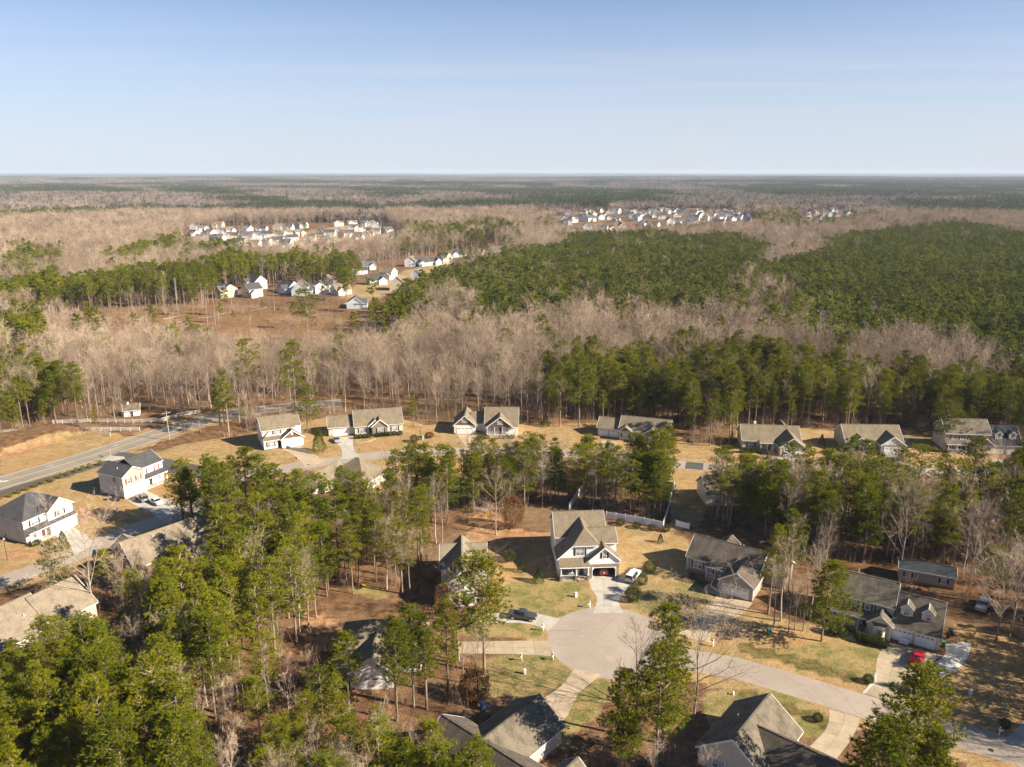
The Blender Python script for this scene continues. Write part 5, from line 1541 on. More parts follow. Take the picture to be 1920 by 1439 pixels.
def pine_arrays(seed, H=21., cb=.5, Rr=3.6, nb=34, tp=27, k=10, tl=.42, tw=.10, cone=.45, low=True, sides=6):
    """trunk, limbs and needle blades; the needles sit in pads on the outer part of nb limbs, with gaps between the pads"""
    rg = np.random.default_rng(seed)
    bend = rg.normal(size=2) * .014
    def trunk(z): return np.array([bend[0] * z * z / H, bend[1] * z * z / H, z])
    tr = []
    zs = np.linspace(0, H * .96, 7)
    r0 = H * .0105
    for i in range(6):
        f0, f1 = zs[i] / H, zs[i + 1] / H
        tr.append([*trunk(zs[i]), *trunk(zs[i + 1]), r0 * (1.15 - f0) + .02, r0 * (1.15 - f1) + .02])
    br, A, D = [], [], []
    t = (np.arange(nb) + .8 * rg.random(nb)) / nb
    lop = rg.random() * 2 * math.pi
    def pad(c, rx, rz, n, dv):
        q = rg.normal(size=(n, 3)); q /= np.maximum(np.linalg.norm(q, axis=1, keepdims=True), .6)
        q = c + q * np.array([rx, rx, rz])
        dd = rg.normal(size=(n, k, 3)) * np.array([1, 1, .7]) + dv * .5 + np.array([0, 0, .55])
        dd /= np.linalg.norm(dd, axis=2, keepdims=True)
        A.append(np.repeat(q[:, None], k, 1).reshape(-1, 3)); D.append((dd * tl * (.65 + .7 * rg.random((n, k, 1)))).reshape(-1, 3))
        return q
    for i in range(nb):
        z = H * (cb + (1 - cb) * .95 * t[i])
        az = i * 2.399 + rg.normal() * .45
        rnd_ = math.sin(math.pi * (.14 + .74 * t[i])) ** .75
        con = (1 - t[i]) ** .8 * min(1, .6 + 3 * t[i]) + .08
        prof = rnd_ * (1 - cone) + con * cone
        L = Rr * (prof * (.62 + .55 * rg.random()) * (1 + .25 * math.cos(az - lop)) + .08)
        el = R(4 + 48 * t[i] ** 1.4 + rg.normal() * 10)
        dv = np.array([math.cos(az) * math.cos(el), math.sin(az) * math.cos(el), math.sin(el)])
        p0 = trunk(z); mid = p0 + dv * L * .55; p1 = p0 + dv * L + np.array([0, 0, .12 * L])
        br.append([*p0, *mid, .05 + .010 * L, .035]); br.append([*mid, *p1, .035, .012])
        n = max(4, int(tp * (.35 + .65 * L / Rr)))
        w = .24 * L + .30
        q = pad(p0 + dv * L * .74 + np.array([0, 0, .1]), w, w * .42, n, dv)
        for c in q[::5]: br.append([*(mid + (p1 - mid) * .3), *c, .016, .006])
        if rg.random() < .5: pad(p0 + dv * L * .35, w * .6, w * .4, max(2, n // 4), dv)
    pad(trunk(H * .985), .5, .7, max(3, tp // 3), np.array([0, 0, 1.]))
    if low:     # dead stubs under the crown
        for i in range(9):
            z = H * (cb - .25 * rg.random()); az = rg.random() * 6.28; p0 = trunk(z); L = .5 + 1.6 * rg.random()
            br.append([*p0, *(p0 + np.array([math.cos(az) * L, math.sin(az) * L, .1])), .03, .01])
    tv, tf = segs_to_mesh(tr, sides); bv, bf = segs_to_mesh(br, 3)
    nv, nf = blades(np.concatenate(A), np.concatenate(D), tw, rg)
    return (tv, tf), (bv, bf), (nv, nf)

def bare_arrays(seed, H=19., spread=.32, n1=13, n2=7, n3=6, n4=4, tw=.028, first=.3, sides=6, fork=False):
    rg = np.random.default_rng(seed)
    big, small, A, D = [], [], [], []
    bend = rg.normal(size=2) * .02
    def trunk(z): return np.array([bend[0] * z * z / H + .15 * math.sin(z * .4 + seed), bend[1] * z * z / H + .12 * math.cos(z * .5 + seed), z])
    r0 = H * .0115
    zs = np.linspace(0, H * .9, 9)
    for i in range(8):
        big.append([*trunk(zs[i]), *trunk(zs[i + 1]), r0 * (1.12 - zs[i] / H) ** 1.2, r0 * (1.12 - zs[i + 1] / H) ** 1.2])
    def unit(v): return v / max(np.linalg.norm(v), 1e-6)
    for i in range(n1):
        t = first + (.97 - first) * (i + rg.random()) / n1
        z = H * t; az = i * 2.4 + rg.normal() * .5
        L = H * spread * (.35 + 1.15 * math.sin(math.pi * min(1, (t - first) / (1 - first) * .8 + .18))) * (.75 + .4 * rg.random())
        el = R(28 + 38 * t + rg.normal() * 8)
        d = np.array([math.cos(az) * math.cos(el), math.sin(az) * math.cos(el), math.sin(el)])
        p = trunk(z); pts = [p]
        for s in range(3):
            d = unit(d + rg.normal(size=3) * .14 + np.array([0, 0, .10])); p = p + d * L / 3; pts.append(p)
        rb = r0 * .42 * (1.1 - t)+.02
        for s in range(3): big.append([*pts[s], *pts[s + 1], rb * (1 - s * .27), rb * (1 - (s + 1) * .27)])
        for j in range(n2):
            u = .25 + .75 * (j + rg.random()) / n2; s = min(int(u * 3), 2); q = pts[s] + (pts[s + 1] - pts[s]) * (u * 3 - s)
            e = unit(d + rg.normal(size=3) * .62 + np.array([0, 0, .22])); l2 = L * .44 * (1.15 - .45 * u) * (.7 + .6 * rg.random())
            q1 = q + e * l2 * .5; q2 = q1 + unit(e + rg.normal(size=3) * .25) * l2 * .5
            small.append([*q, *q1, .03, .02]); small.append([*q1, *q2, .02, .01])
            for k in range(n3):
                w = (k + rg.random()) / n3; b0 = q + (q1 - q) * min(1, w * 2) + (q2 - q1) * max(0, w * 2 - 1)
                f = unit(e + rg.normal(size=3) * .6 + np.array([0, 0, .25])); l3 = .55 * l2 * (.6 + .6 * rg.random())
                A.append(b0); D.append(f * l3)
                for o in range(n4):
                    wo = .2 + .8 * rg.random()
                    g = unit(f + rg.normal(size=3) * .65 + np.array([0, 0, .15])); A.append(b0 + f * l3 * wo); D.append(g * l3 * .6 * (.6 + .8 * rg.random()))
    tv, tf = segs_to_mesh(big[:8], sides)
    lv, lf = segs_to_mesh(big[8:], 4); sv, sf = segs_to_mesh(small, 3)
    A = np.array(A); D = np.array(D)
    bv, bf = blades(A, D, tw, rg)
    return (tv, tf), join([(lv, lf, 0), (sv, sf, 0), (bv, bf, 1)])

def brush_arrays(seed, H=5., n=26, k=16, tw=.03):
    rg = np.random.default_rng(seed); S, A, D = [], [], []
    for i in range(n):
        p = np.array([*rg.normal(size=2) * 1.3, 0]); d = rg.normal(size=3) * .22 + np.array([0, 0, 1]); L = H * (.4 + .6 * rg.random())
        q = p + d * L; S.append([*p, *q, .025, .008])
        for j in range(k):
            s = .25 + .75 * rg.random(); e = rg.normal(size=3) * .6 + d; A.append(p + d * L * s); D.append(e / np.linalg.norm(e) * L * .28 * rg.random() + 1e-3)
    v, f = segs_to_mesh(S, 3); bv, bf = blades(np.array(A), np.array(D), tw, rg)
    return join([(v, f, 0), (bv, bf, 0)])

def shrub_arrays(seed, rx=1., rz=1., cone=False, n=900, l=.2, w=.1):
    rg = np.random.default_rng(seed)
    u = rg.normal(size=(n, 3)); u /= np.linalg.norm(u, axis=1, keepdims=True)
    rr = (.55 + .45 * rg.random((n, 1)) ** .5) * (1 + .18 * np.sin(u[:, :1] * 5 + seed) * np.cos(u[:, 1:2] * 6))
    p = u * rr
    if cone:
        z = rg.random(n) ** .8; ang = rg.random(n) * 6.283
        r = (1 - z) ** .75 * np.minimum(1, .6 + z * 4) * (.6 + .4 * rg.random(n) ** .4) * (1 + .12 * np.sin(ang * 3 + z * 9))
        p = np.stack([np.cos(ang) * r, np.sin(ang) * r, z * 2 - 1], 1); u = np.stack([np.cos(ang), np.sin(ang), .5 + 0 * z], 1)
    p = p * np.array([rx, rx, rz]) + np.array([0, 0, rz * .98])
    d = u * .8 + rg.normal(size=(n, 3)) * .5 + np.array([0, 0, .3]); d /= np.linalg.norm(d, axis=1, keepdims=True)
    return blades(p, d * l * (.6 + .8 * rg.random((n, 1))), np.full(n, w), rg)

PINES, BARES = [], []         # (trunk mesh, crown mesh, crown objects' height)
PH, BH = 21.0, 19.0
for i, kw in enumerate((dict(cb=.48, Rr=3.5), dict(cb=.40, Rr=3.9, nb=40), dict(cb=.54, Rr=3.0, nb=28), dict(cb=.32, Rr=3.7, nb=46, cone=.75), dict(cb=.56, Rr=3.7, nb=26, cone=.25), dict(cb=.28, Rr=4.4, nb=48, cone=.5, tp=26), dict(cb=.50, Rr=3.4, nb=24, tp=20, cone=.3), dict(cb=.38, Rr=3.3, nb=38, cone=.65), dict(cb=.26, Rr=4.2, nb=66, tp=34, cone=.5, tl=.40, tw=.10), dict(cb=.42, Rr=3.9, nb=52, tp=32, cone=.35, tl=.40, tw=.10))):
    tr, br, nd = pine_arrays(100 + i, PH, **kw)
    v, f, m = join([(*br, 0), (*nd, 1)])
    PINES.append((np_mesh("pine_trunk", *tr, [PBARK], True), np_mesh("pine_crown", v, f, [PBARK, NEEDLE], fm=m), tr, (v, f, m)))
for i, kw in enumerate((dict(), dict(spread=.40, n1=15, first=.26), dict(spread=.24, n1=12, first=.42), dict(spread=.28, n1=11, first=.5), dict(spread=.46, n1=16, first=.2), dict(spread=.2, n1=10, first=.38))):
    tr, (v, f, m) = bare_arrays(200 + i, BH, **kw)
    BARES.append((np_mesh("bare_trunk", *tr, [BBARK], True), np_mesh("bare_crown", v, f, [BBARK, TWIG], fm=m), tr, (v, f, m)))

# collections of whole-tree meshes for the woods nobody could count
def bank(name, meshes):
    c = bpy.data.collections.new(name)
    for i, me in enumerate(meshes):
        c.objects.link(bpy.data.objects.new("%s_%02d" % (name, i), me))
    return c
def whole(tr, crown, mats, name):
    v, f, m = join([(tr[0], tr[1], 0), (crown[0], crown[1], 0)])
    m = np.concatenate([np.zeros(len(tr[1]), int), crown[2] + 1])
    return np_mesh(name, v, f, mats, fm=m)
B_PINE = bank("pine_near", [whole(p[2], p[3], [PBARK, PBARK, NEEDLE], "pine_whole") for p in PINES])
B_BARE = bank("bare_near", [whole(b[2], b[3], [BBARK, BBARK, TWIG], "bare_whole") for b in BARES])
midp, midb, plant = [], [], []
for i in range(6):
    tr, br, nd = pine_arrays(300 + i, PH, cb=.40 + .04 * i, Rr=3.5 + .3 * (i % 3), nb=20, tp=10, k=7, tl=1.0, tw=.34, sides=4)
    v, f, m = join([(*br, 0), (*nd, 1)]); midp.append(whole(tr, (v, f, m), [PBARK, PBARK, NEEDLE], "pine_mid"))
    tr, br, nd = pine_arrays(340 + i, 15., cb=.40, Rr=2.9, nb=12, tp=9, k=7, tl=.9, tw=.34, cone=.5, low=False, sides=3)
    v, f, m = join([(*br, 0), (*nd, 1)]); plant.append(whole(tr, (v, f, m), [PBARK, PBARK, NEEDLE_P], "pine_plantation"))
    tr, (v, f, m) = bare_arrays(360 + i, BH, spread=.22 + .05 * (i % 4), n1=11, n2=6, n3=5, n4=3, tw=.052, first=.3, sides=4)
    midb.append(whole(tr, (v, f, m), [BBARK, BBARK, TWIG], "bare_mid"))
B_MIDP, B_MIDB, B_PLANT = bank("pine_mid", midp), bank("bare_mid", midb), bank("pine_plantation", plant)
B_BRUSH = bank("brush", [np_mesh("brush", *brush_arrays(400 + i)[:2], [BRUSHM]) for i in range(4)])

def scatter(name, label, P, rot, scl, idx, col, cat="trees", kind="stuff"):
    """one object whose points carry instances of whole trees"""
    n = len(P)
    me = bpy.data.meshes.new(name); me.vertices.add(n); me.vertices.foreach_set("co", np.asarray(P, np.float32).ravel())
    add_attr(me, "rot", np.asarray(rot, np.float32)); add_attr(me, "scl", np.asarray(scl, np.float32)); add_attr(me, "idx", np.asarray(idx, np.int32), 'INT')
    me.update()
    o = tag(put(name, me), label, cat, kind=kind)
    ng = bpy.data.node_groups.new(name, 'GeometryNodeTree')
    ng.interface.new_socket("Geometry", in_out='INPUT', socket_type='NodeSocketGeometry'); ng.interface.new_socket("Geometry", in_out='OUTPUT', socket_type='NodeSocketGeometry')
    N = ng.nodes.new; L = ng.links.new
    gi, go = N("NodeGroupInput"), N("NodeGroupOutput")
    iop = N("GeometryNodeInstanceOnPoints"); ci = N("GeometryNodeCollectionInfo")
    ci.inputs["Collection"].default_value = col; ci.inputs["Separate Children"].default_value = True; ci.inputs["Reset Children"].default_value = True
    iop.inputs["Pick Instance"].default_value = True
    def na(nm, dt):
        x = N("GeometryNodeInputNamedAttribute"); x.data_type = dt; x.inputs["Name"].default_value = nm; return x.outputs["Attribute"]
    cb = N("ShaderNodeCombineXYZ"); L(na("rot", 'FLOAT'), cb.inputs["Z"])
    mp = N("GeometryNodeMeshToPoints")
    L(gi.outputs[0], mp.inputs["Mesh"]); L(mp.outputs[0], iop.inputs["Points"]); L(ci.outputs[0], iop.inputs["Instance"])
    L(na("idx", 'INT'), iop.inputs["Instance Index"]); L(cb.outputs[0], iop.inputs["Rotation"]); L(na("scl", 'FLOAT'), iop.inputs["Scale"])
    L(iop.outputs[0], go.inputs[0])
    md = o.modifiers.new("instances", 'NODES'); md.node_group = ng
    return o

# ---- where trees stand
TREES = []     # x, y, kind, height, region label, group
rngt = random.Random(5)
nrg = np.random.default_rng(5)
def region_of(x, y):
    px, py = proj(x, y, 10)
    return px, py

KEEP = []      # clear circles x, y, r
def keep_poly(pxl): KEEP_POLYS.append(PX(pxl))
KEEP_POLYS = []
for o in list(bpy.data.objects):      # house footprints stay clear
    if o.type == 'EMPTY' and o.get("category") in ("house", "outbuilding", "shed") and o.location.y < 300:
        w = [c for c in o.children if c.name.startswith("wall")]
        bb = [Vector(c) for c in w[0].bound_box] if w else []
        if bb:
            x0, x1 = min(b.x for b in bb) - 1.2, max(b.x for b in bb) + 1.2; y0, y1 = min(b.y for b in bb) - 1.2, max(b.y for b in bb) + 1.2
            ca, sa = math.cos(o.rotation_euler.z), math.sin(o.rotation_euler.z)
            KEEP_POLYS.append([(o.location.x + ca * a - sa * b, o.location.y + sa * a + ca * b) for a, b in ((x0, y0), (x1, y0), (x1, y1), (x0, y1))])
ROADS = [(main_c, 6.5), (cross_c, 5.5), (cul_c, 5.5), (left_c, 5.0)]
def blocked(x, y):
    for p in KEEP_POLYS:
        if pip(p, x, y): return True
    for line, r in ROADS:
        for q in line[::2]:
            if abs(q.x - x) < r and abs(q.y - y) < r and math.hypot(q.x - x, q.y - y) < r: return True
    return math.hypot(x - cx, y - cy_) < CR + 1.5

def fill(pxl, spacing, ppine, hp, hb, where, group, wide=1.0):
    poly = PX(pxl)
    X0, X1 = min(p[0] for p in poly), max(p[0] for p in poly); Y0, Y1 = min(p[1] for p in poly), max(p[1] for p in poly)
    y = Y0
    while y < Y1:
        x = X0
        while x < X1:
            a, b = x + rngt.uniform(-.45, .45) * spacing, y + rngt.uniform(-.45, .45) * spacing
            if pip(poly, a, b) and not blocked(a, b):
                if rngt.random() < ppine: TREES.append((a, b, 'pine', rngt.uniform(*hp), "tall green pine " + where, group, None, wide))
                else: TREES.append((a, b, 'bare', rngt.uniform(*hb), "leafless grey tree " + where, group))
            x += spacing
        y += spacing

fill([(-260, 1520), (40, 1460), (150, 1400), (230, 1290), (320, 1225), (400, 1150), (440, 1065), (540, 1035), (640, 1060), (640, 1100), (600, 1150), (560, 1235), (450, 1300), (400, 1390), (380, 1620), (-260, 1680)], 3.8, .80, (14, 21), (11, 16), "in the dense grove at the bottom left", "the dense bottom left grove", .98)
fill([(400, 1390), (450, 1300), (570, 1250), (610, 1330), (700, 1400), (800, 1440), (820, 1620), (380, 1640)], 3.6, .22, (9, 14), (6, 11), "in the leafless thicket at the bottom edge", "the bottom edge thicket")
fill([(640, 1310), (760, 1300), (900, 1270), (915, 1300), (830, 1340), (720, 1345)], 4.0, .75, (13, 18), (9, 13), "between the white gable and the brown roof", "the grove by the hidden hip roof")
fill([(-120, 1330), (60, 1275), (190, 1225), (215, 1260), (60, 1350), (-120, 1420)], 4.2, .65, (8, 12), (7, 10), "before the broad tan roof at the left edge", "the trees before the left edge tan roof")
fill([(700, 1490), (900, 1500), (960, 1560), (900, 1640), (680, 1640)], 4.0, .9, (10, 14), (9, 12), "at the bottom edge left of the brown roof", "the bottom edge clump left of the brown roof")
fill([(640, 1010), (720, 1000), (840, 1010), (810, 1060), (780, 1120), (720, 1130), (650, 1120)], 4.0, .5, (14, 19), (10, 15), "in the wood left of the hidden white gable", "the wood left of the hidden white gable")
fill([(715, 945), (850, 945), (860, 985), (730, 1000)], 4.2, .65, (14, 19), (11, 15), "between the curving street and the hidden houses", "the clump right of the tan roofs")
fill([(895, 1165), (930, 1180), (920, 1240), (860, 1265), (825, 1262)], 5.0, .85, (16, 21), (12, 16), "left of the turning circle", "the clump left of the turning circle")
fill([(870, 912), (1000, 908), (1078, 915), (1062, 950), (960, 962), (880, 962)], 3.6, .68, (13, 17), (10, 14), "behind the white house on its left", "the grove behind the white house", 1.3)
fill([(1080, 918), (1250, 912), (1240, 982), (1140, 966), (1075, 950)], 3.6, .88, (13, 17), (9, 13), "inside the white fenced yard", "the white fenced yard", 1.3)
fill([(1330, 955), (1430, 958), (1560, 945), (1700, 945), (1990, 935), (1990, 1080), (1830, 1090), (1700, 1065), (1560, 1050), (1480, 1030), (1420, 1010), (1345, 990)], 3.9, .62, (13, 18), (11, 16), "in the wood right of the fenced yard", "the wood right of the fenced yard", 1.2)
fill([(195, 1100), (250, 1070), (330, 1075), (380, 1060), (330, 1130), (240, 1190), (200, 1180)], 4.4, .45, (6, 9), (7, 10), "between the two tan roofs on the left", "the trees between the left tan roofs")
fill([(400, 985), (500, 960), (540, 985), (520, 1025), (410, 1040)], 4.4, .85, (15, 20), (12, 15), "behind the blue car", "the grove behind the blue car")
fill([(1320, 960), (1460, 958), (1470, 1000), (1345, 990)], 3.7, .85, (12, 16), (10, 13), "before the yellowish glimpsed house", "the pines before the yellowish house")
fill([(640, 965), (730, 950), (740, 1000), (640, 1010)], 4.6, .3, (8, 11), (8, 11), "below the tan roofs of the curving street", "the trees below the curving street's tan roofs")
fill([(330, 985), (390, 975), (400, 1000), (350, 1010)], 4.5, .95, (12, 16), (10, 12), "beside the blue car", "the clump beside the blue car")
fill([(1480, 1062), (1570, 1075), (1590, 1120), (1500, 1110)], 5.5, .5, (12, 17), (10, 14), "between the ranch and the dormer house", "the trees between ranch and dormer house")
fill([(1800, 1095), (1930, 1090), (1940, 1180), (1860, 1180), (1820, 1130)], 5.0, .2, (12, 17), (11, 15), "behind the pale pickup truck", "the trees behind the pale pickup")
fill([(1120, 1400), (1300, 1420), (1330, 1520), (1100, 1560)], 5.2, .55, (8, 12), (7, 11), "at the bottom edge right of the brown roof", "the bottom edge clump below the turning circle")

def one(kind, bx, by, ty, label, var=None, wide=1.0):
    x, y = gp(bx, by); hgt = height_of(x, y, ty)
    TREES.append((x, y, kind, hgt, label, None, var, wide))
one('pine', 745, 1352, 1172, "pine before the white front gable among the pines", 9, 1.0)
one('pine', 655, 1340, 1185, "pine left of the white front gable among the pines", 1, 1.0)
one('pine', 800, 1330, 1150, "pine right of the white front gable among the pines", 7, 1.1)
one('pine', 1540, 1203, 1050, "lone pine standing in the front lawn of the dormer house", 8, 1.15)
one('pine', 1440, 1152, 985, "pine right of the brown roofed ranch's garage", 7, 1.0)
one('pine', 1478, 1112, 962, "pine behind the ranch's garage, left of the dormer house roof", 1, 1.0)
one('bare', 1462, 1165, 1030, "tall leafless tree between ranch garage and front lawn pine", 3, .8)
one('bare', 1450, 1176, 1060, "thin leafless tree by the ranch's garage corner", 5, .9)
one('bare', 1520, 1160, 1040, "leafless tree left of the dormer house's porch", 2, .8)
for a_, b_ in ((1985, 1262), (2030, 1300), (2000, 1345), (2075, 1255), (2060, 1340)): one('pine', a_, b_, b_ - 170, "tall pine beyond the right edge of the lawn", None, 1.0)
one('pine', 1668, 1560, 1256, "tall dark pine at the bottom right in front of the driveways", 8, 1.2)
one('pine', 1612, 1590, 1345, "shorter pine left of the tall bottom right pine", 8, 1.2)
one('pine', 1725, 1600, 1385, "low pine right of the tall bottom right pine", 8, 1.2)
one('pine', 1243, 1395, 1135, "tall thin pine overlapping the right side of the turning circle", 7, 1.0)
one('pine', 1229, 1440, 1222, "pine with a straight pale trunk below the turning circle", 9, 1.1)
one('pine', 1165, 1432, 1252, "pine left of the straight trunk below the turning circle", 8, 1.1)
one('bare', 1302, 1345, 1158, "wide leafless tree in front of the street by the turning circle", 4, 1.0)
one('bare', 1190, 1412, 1195, "slender leafless tree below the turning circle", 2, .8)
one('pine', 908, 1262, 1045, "large pine immediately left of the turning circle's driveways", 9, 1.2)
one('bare', 178, 1152, 985, "pale leafless tree between the white house and the tan roof", 4, 1.0)
one('pine', 108, 1120, 1015, "yellowish pine below the white house at the left edge", 5, 1.0)
one('pine', 345, 990, 866, "pine beside the shaded driveway of the corner house", 1, 1.2)
one('pine', 577, 812, 724, "full round pine between the first two houses of the far row", 5, 1.7)
one('pine', 870, 952, 845, "thin trunked pine standing alone above the clearing", 2, .8)
one('bare', 930, 1003, 900, "leafless tree on the clearing left of the white house", 0, 1.0)
one('bare', 1688, 1082, 938, "tall pale leafless tree behind the long outbuilding", 1, 1.0)
one('bare', 1706, 1065, 945, "second tall pale leafless tree behind the long outbuilding", 3, 1.0)
one('bare', 1478, 1186, 1085, "leafless tree by the green utility box", 0, .9)
one('bare', 1490, 1180, 1100, "smaller leafless tree by the green utility box", 2, .8)
one('bare', 1505, 1184, 1090, "leafless tree next to the lone front lawn pine", 3, .8)
one('bare', 1866, 1205, 1068, "bushy leafless tree right of the white parking pad", 1, 1.2)
one('bare', 1893, 1195, 1060, "leafless tree nearest the right edge plank fence", 4, 1.0)
one('pine', 1770, 838, 752, "full pine left of the porch house at the right edge", 5, 1.6)
one('pine', 183, 812, 760, "dark cedar beside the white fence on the main road", 3, .9)
one('pine', 470, 790, 640, "pine rising from the bare woods above the first house", 4, 1.0)
one('pine', 556, 790, 640, "second pine rising from the bare woods above the first house", 1, 1.0)
one('pine', 580, 665, 545, "tall pine standing at the right of the cutover field", 4, 1.1)
one('pine', 1085, 800, 665, "bright green pine on the wood edge above the pine yard", 3, 1.2)
one('pine', 775, 800, 742, "young pine at the wood's edge right of the beige ranch", 3, .9)
one('pine', 1050, 800, 680, "narrow pine at the wood's edge above the tan lawn", 2, .9)

# ---- the great woods beyond the houses
EDGE = PX([(-700, 830), (-60, 830), (40, 815), (60, 797), (225, 796), (230, 770), (330, 770), (340, 812), (470, 822), (490, 795), (560, 780), (770, 776), (800, 795), (1000, 792), (1120, 790), (1256, 798), (1300, 838), (1378, 836), (1384, 800), (1500, 800), (1580, 805), (1700, 806), (1768, 822), (1925, 838), (2000, 880), (2700, 900)])
WOODS = EDGE + [(2500, 2600), (-2500, 2600)]
PINEMAP = [
    ([(690, 570), (760, 535), (830, 505), (900, 485), (1000, 455), (1100, 440), (1200, 433), (1330, 430), (1410, 438), (1445, 470), (1440, 520), (1350, 545), (1335, 590), (1230, 572), (1130, 562), (1080, 575), (1000, 560), (960, 595), (870, 545), (800, 575), (720, 590)], .97, 'plant'),
    ([(1440, 505), (1500, 470), (1600, 435), (1700, 423), (1790, 418), (1990, 440), (1990, 680), (1880, 652), (1830, 622), (1760, 622), (1700, 606), (1600, 632), (1560, 612), (1440, 585), (1370, 562), (1430, 545)], .985, 'plant'),
    ([(985, 680), (1060, 650), (1150, 652), (1300, 632), (1500, 640), (1700, 685), (1990, 690), (1990, 830), (1700, 800), (1500, 800), (1300, 810), (1180, 790), (1060, 740)], .84, 'pine'),
    ([(-200, 560), (40, 510), (130, 508), (200, 505), (330, 496), (430, 486), (560, 478), (745, 475), (745, 510), (620, 530), (560, 542), (400, 552), (250, 552), (100, 556)], .9, 'pine'),
    ([(190, 478), (280, 450), (352, 440), (352, 466), (270, 480), (190, 494)], .95, 'pine'), ([(340, 468), (465, 464), (465, 478), (340, 482)], .9, 'pine'),
    ([(0, 470), (60, 462), (100, 470), (100, 500), (40, 510), (0, 500)], .6, 'pine'),
    ([(560, 415), (695, 406), (695, 420), (575, 426)], .95, 'pine'), ([(705, 420), (985, 420), (985, 440), (750, 448)], .75, 'pine'), ([(745, 465), (920, 446), (985, 445), (900, 474), (860, 484), (750, 496)], .9, 'pine'),
    ([(620, 540), (780, 545), (820, 570), (700, 590), (640, 580)], .6, 'pine'),
    ([(-200, 650), (60, 650), (150, 690), (155, 745), (90, 775), (-200, 800)], .88, 'pine'), ([(-60, 590), (40, 580), (85, 600), (60, 625), (-60, 620)], .8, 'pine'),
    ([(350, 705), (440, 695), (470, 730), (420, 770), (350, 750)], .45, 'pine'), ([(590, 690), (660, 700), (650, 740), (600, 740)], .4, 'pine'),
    ([(1380, 400), (1520, 388), (1640, 385), (1640, 410), (1500, 425), (1400, 425)], .65, 'pine'), ([(1680, 375), (1990, 365), (1990, 400), (1700, 402)], .7, 'pine'), ([(1000, 412), (1060, 405), (1065, 430), (1000, 432)], .5, 'pine'), ([(1130, 395), (1290, 392), (1300, 400), (1130, 405)], .3, 'pine'),
    ([(1440, 505), (1560, 612), (1340, 590), (1440, 470)], .4, 'pine'),
]
FARPINE = [   # bands of pine far off, canopy rows of the photograph
    [(-300, 398), (60, 390), (160, 394), (270, 400), (260, 408), (60, 408), (-300, 412)], [(290, 346), (420, 348), (520, 372), (660, 376), (660, 392), (560, 388), (440, 372), (330, 360)], [(640, 352), (760, 356), (780, 366), (700, 366)],
    [(740, 338), (900, 342), (1040, 345), (1040, 352), (880, 350), (740, 346)], [(880, 360), (1060, 352), (1240, 356), (1250, 372), (1080, 376), (960, 372)], [(820, 376), (960, 374), (1000, 382), (830, 384)],
    [(1280, 338), (1500, 334), (1990, 338), (1990, 358), (1700, 362), (1440, 364), (1320, 350)], [(1100, 336), (1190, 338), (1190, 344), (1100, 344)], [(30, 342), (200, 350), (260, 362), (120, 358)], [(440, 334), (600, 338), (720, 340), (600, 344), (460, 342)],
    [(1060, 376), (1230, 370), (1240, 378), (1080, 382)], [(0, 350), (60, 352), (100, 358), (0, 358)],
]
DEVCLEAR = [PX([(335, 476), (345, 436), (430, 426), (560, 422), (720, 416), (775, 450), (740, 476), (600, 486), (480, 492), (400, 484)]), PX([(400, 575), (420, 545), (560, 530), (640, 560), (690, 600), (620, 600)]), PX([(630, 610), (690, 500), (800, 480), (930, 462), (985, 474), (880, 512), (770, 570), (720, 625)]),
            PX([(995, 418), (1060, 398), (1410, 398), (1425, 445), (1180, 456), (1060, 458), (1040, 430)]), PX([(1490, 420), (1510, 396), (1615, 394), (1630, 425), (1550, 440), (1505, 440)])]
def spread(y0, y1, sp, margin=1.0):
    """jittered points over the fan the camera could see between two distances"""
    hw = .80 * y1 + 60
    xs = np.arange(-hw, hw, sp); ys = np.arange(y0, y1, sp)
    X, Y = np.meshgrid(xs, ys); X = X.ravel() + nrg.uniform(-.48, .48, X.size) * sp; Y = Y.ravel() + nrg.uniform(-.48, .48, Y.size) * sp
    k = np.abs(X) < .80 * Y + 60
    return X[k], Y[k]
def classify(X, Y):
    """probability of pine and plantation flag for each point"""
    Z = terrain(X, Y)
    D = Y * cP + (CAM_H - Z - 15) * sP
    px = 960 + FPX * X / D; py = 719.5 - FPX * (Y * sP - (CAM_H - Z - 15) * cP) / D
    far = np.hypot(X, Y)
    wob = (fbm(X / 45, Y / 45, 31, 2) - .5)
    sc_ = np.clip(600 / np.maximum(far, 1), .1, 1.2)
    px = px + wob * 90 * sc_; py = py + (fbm(X / 40, Y / 60, 37, 2) - .5) * 50 * sc_
    n = fbm(X / 260, Y / 260, 9, 3)
    pr = .025 + .07 * sstep(.60, .72, n)
    fn = fbm(X / 900 + 3, Y / 500, 21, 3)
    pr = np.where(far > 1500, np.maximum(.05, .7 * sstep(.63, .67, fn)), pr)
    pl = np.zeros(len(X), bool)
    for poly, p, kind in PINEMAP:
        k = pip(poly, px, py); pr = np.where(k, p, pr); pl = np.where(k, kind == 'plant', pl)
    for poly in FARPINE:
        k = pip(poly, px, py); pr = np.where(k, np.where(fbm(X / 300, Y / 200, 77, 2) > .38, .9, .1), pr)
    return pr, pl.astype(bool), Z
def open_ground(X, Y, dev=True):
    k = np.zeros(len(X), bool)
    if dev:
        for p in DEVCLEAR: k |= pip(p, X, Y) & (nrg.random(len(X)) > .02)
    for p in CUTOVER: k |= pip(p, X, Y) & (nrg.random(len(X)) > .04 + .22 * sstep(-190, -330, X))
    for p in FIELD[:2]: k |= pip(p, X, Y)
    for hx, hy, hr in FAR_HOUSES: k |= (np.abs(X - hx) < hr) & (np.abs(Y - hy) < hr + 4)
    for line, r in ROADS[:2]:
        for q in line: k |= (X - q.x) ** 2 + (Y - q.y) ** 2 < r * r
    for p in KEEP_POLYS: k |= pip(p, X, Y)
    return k
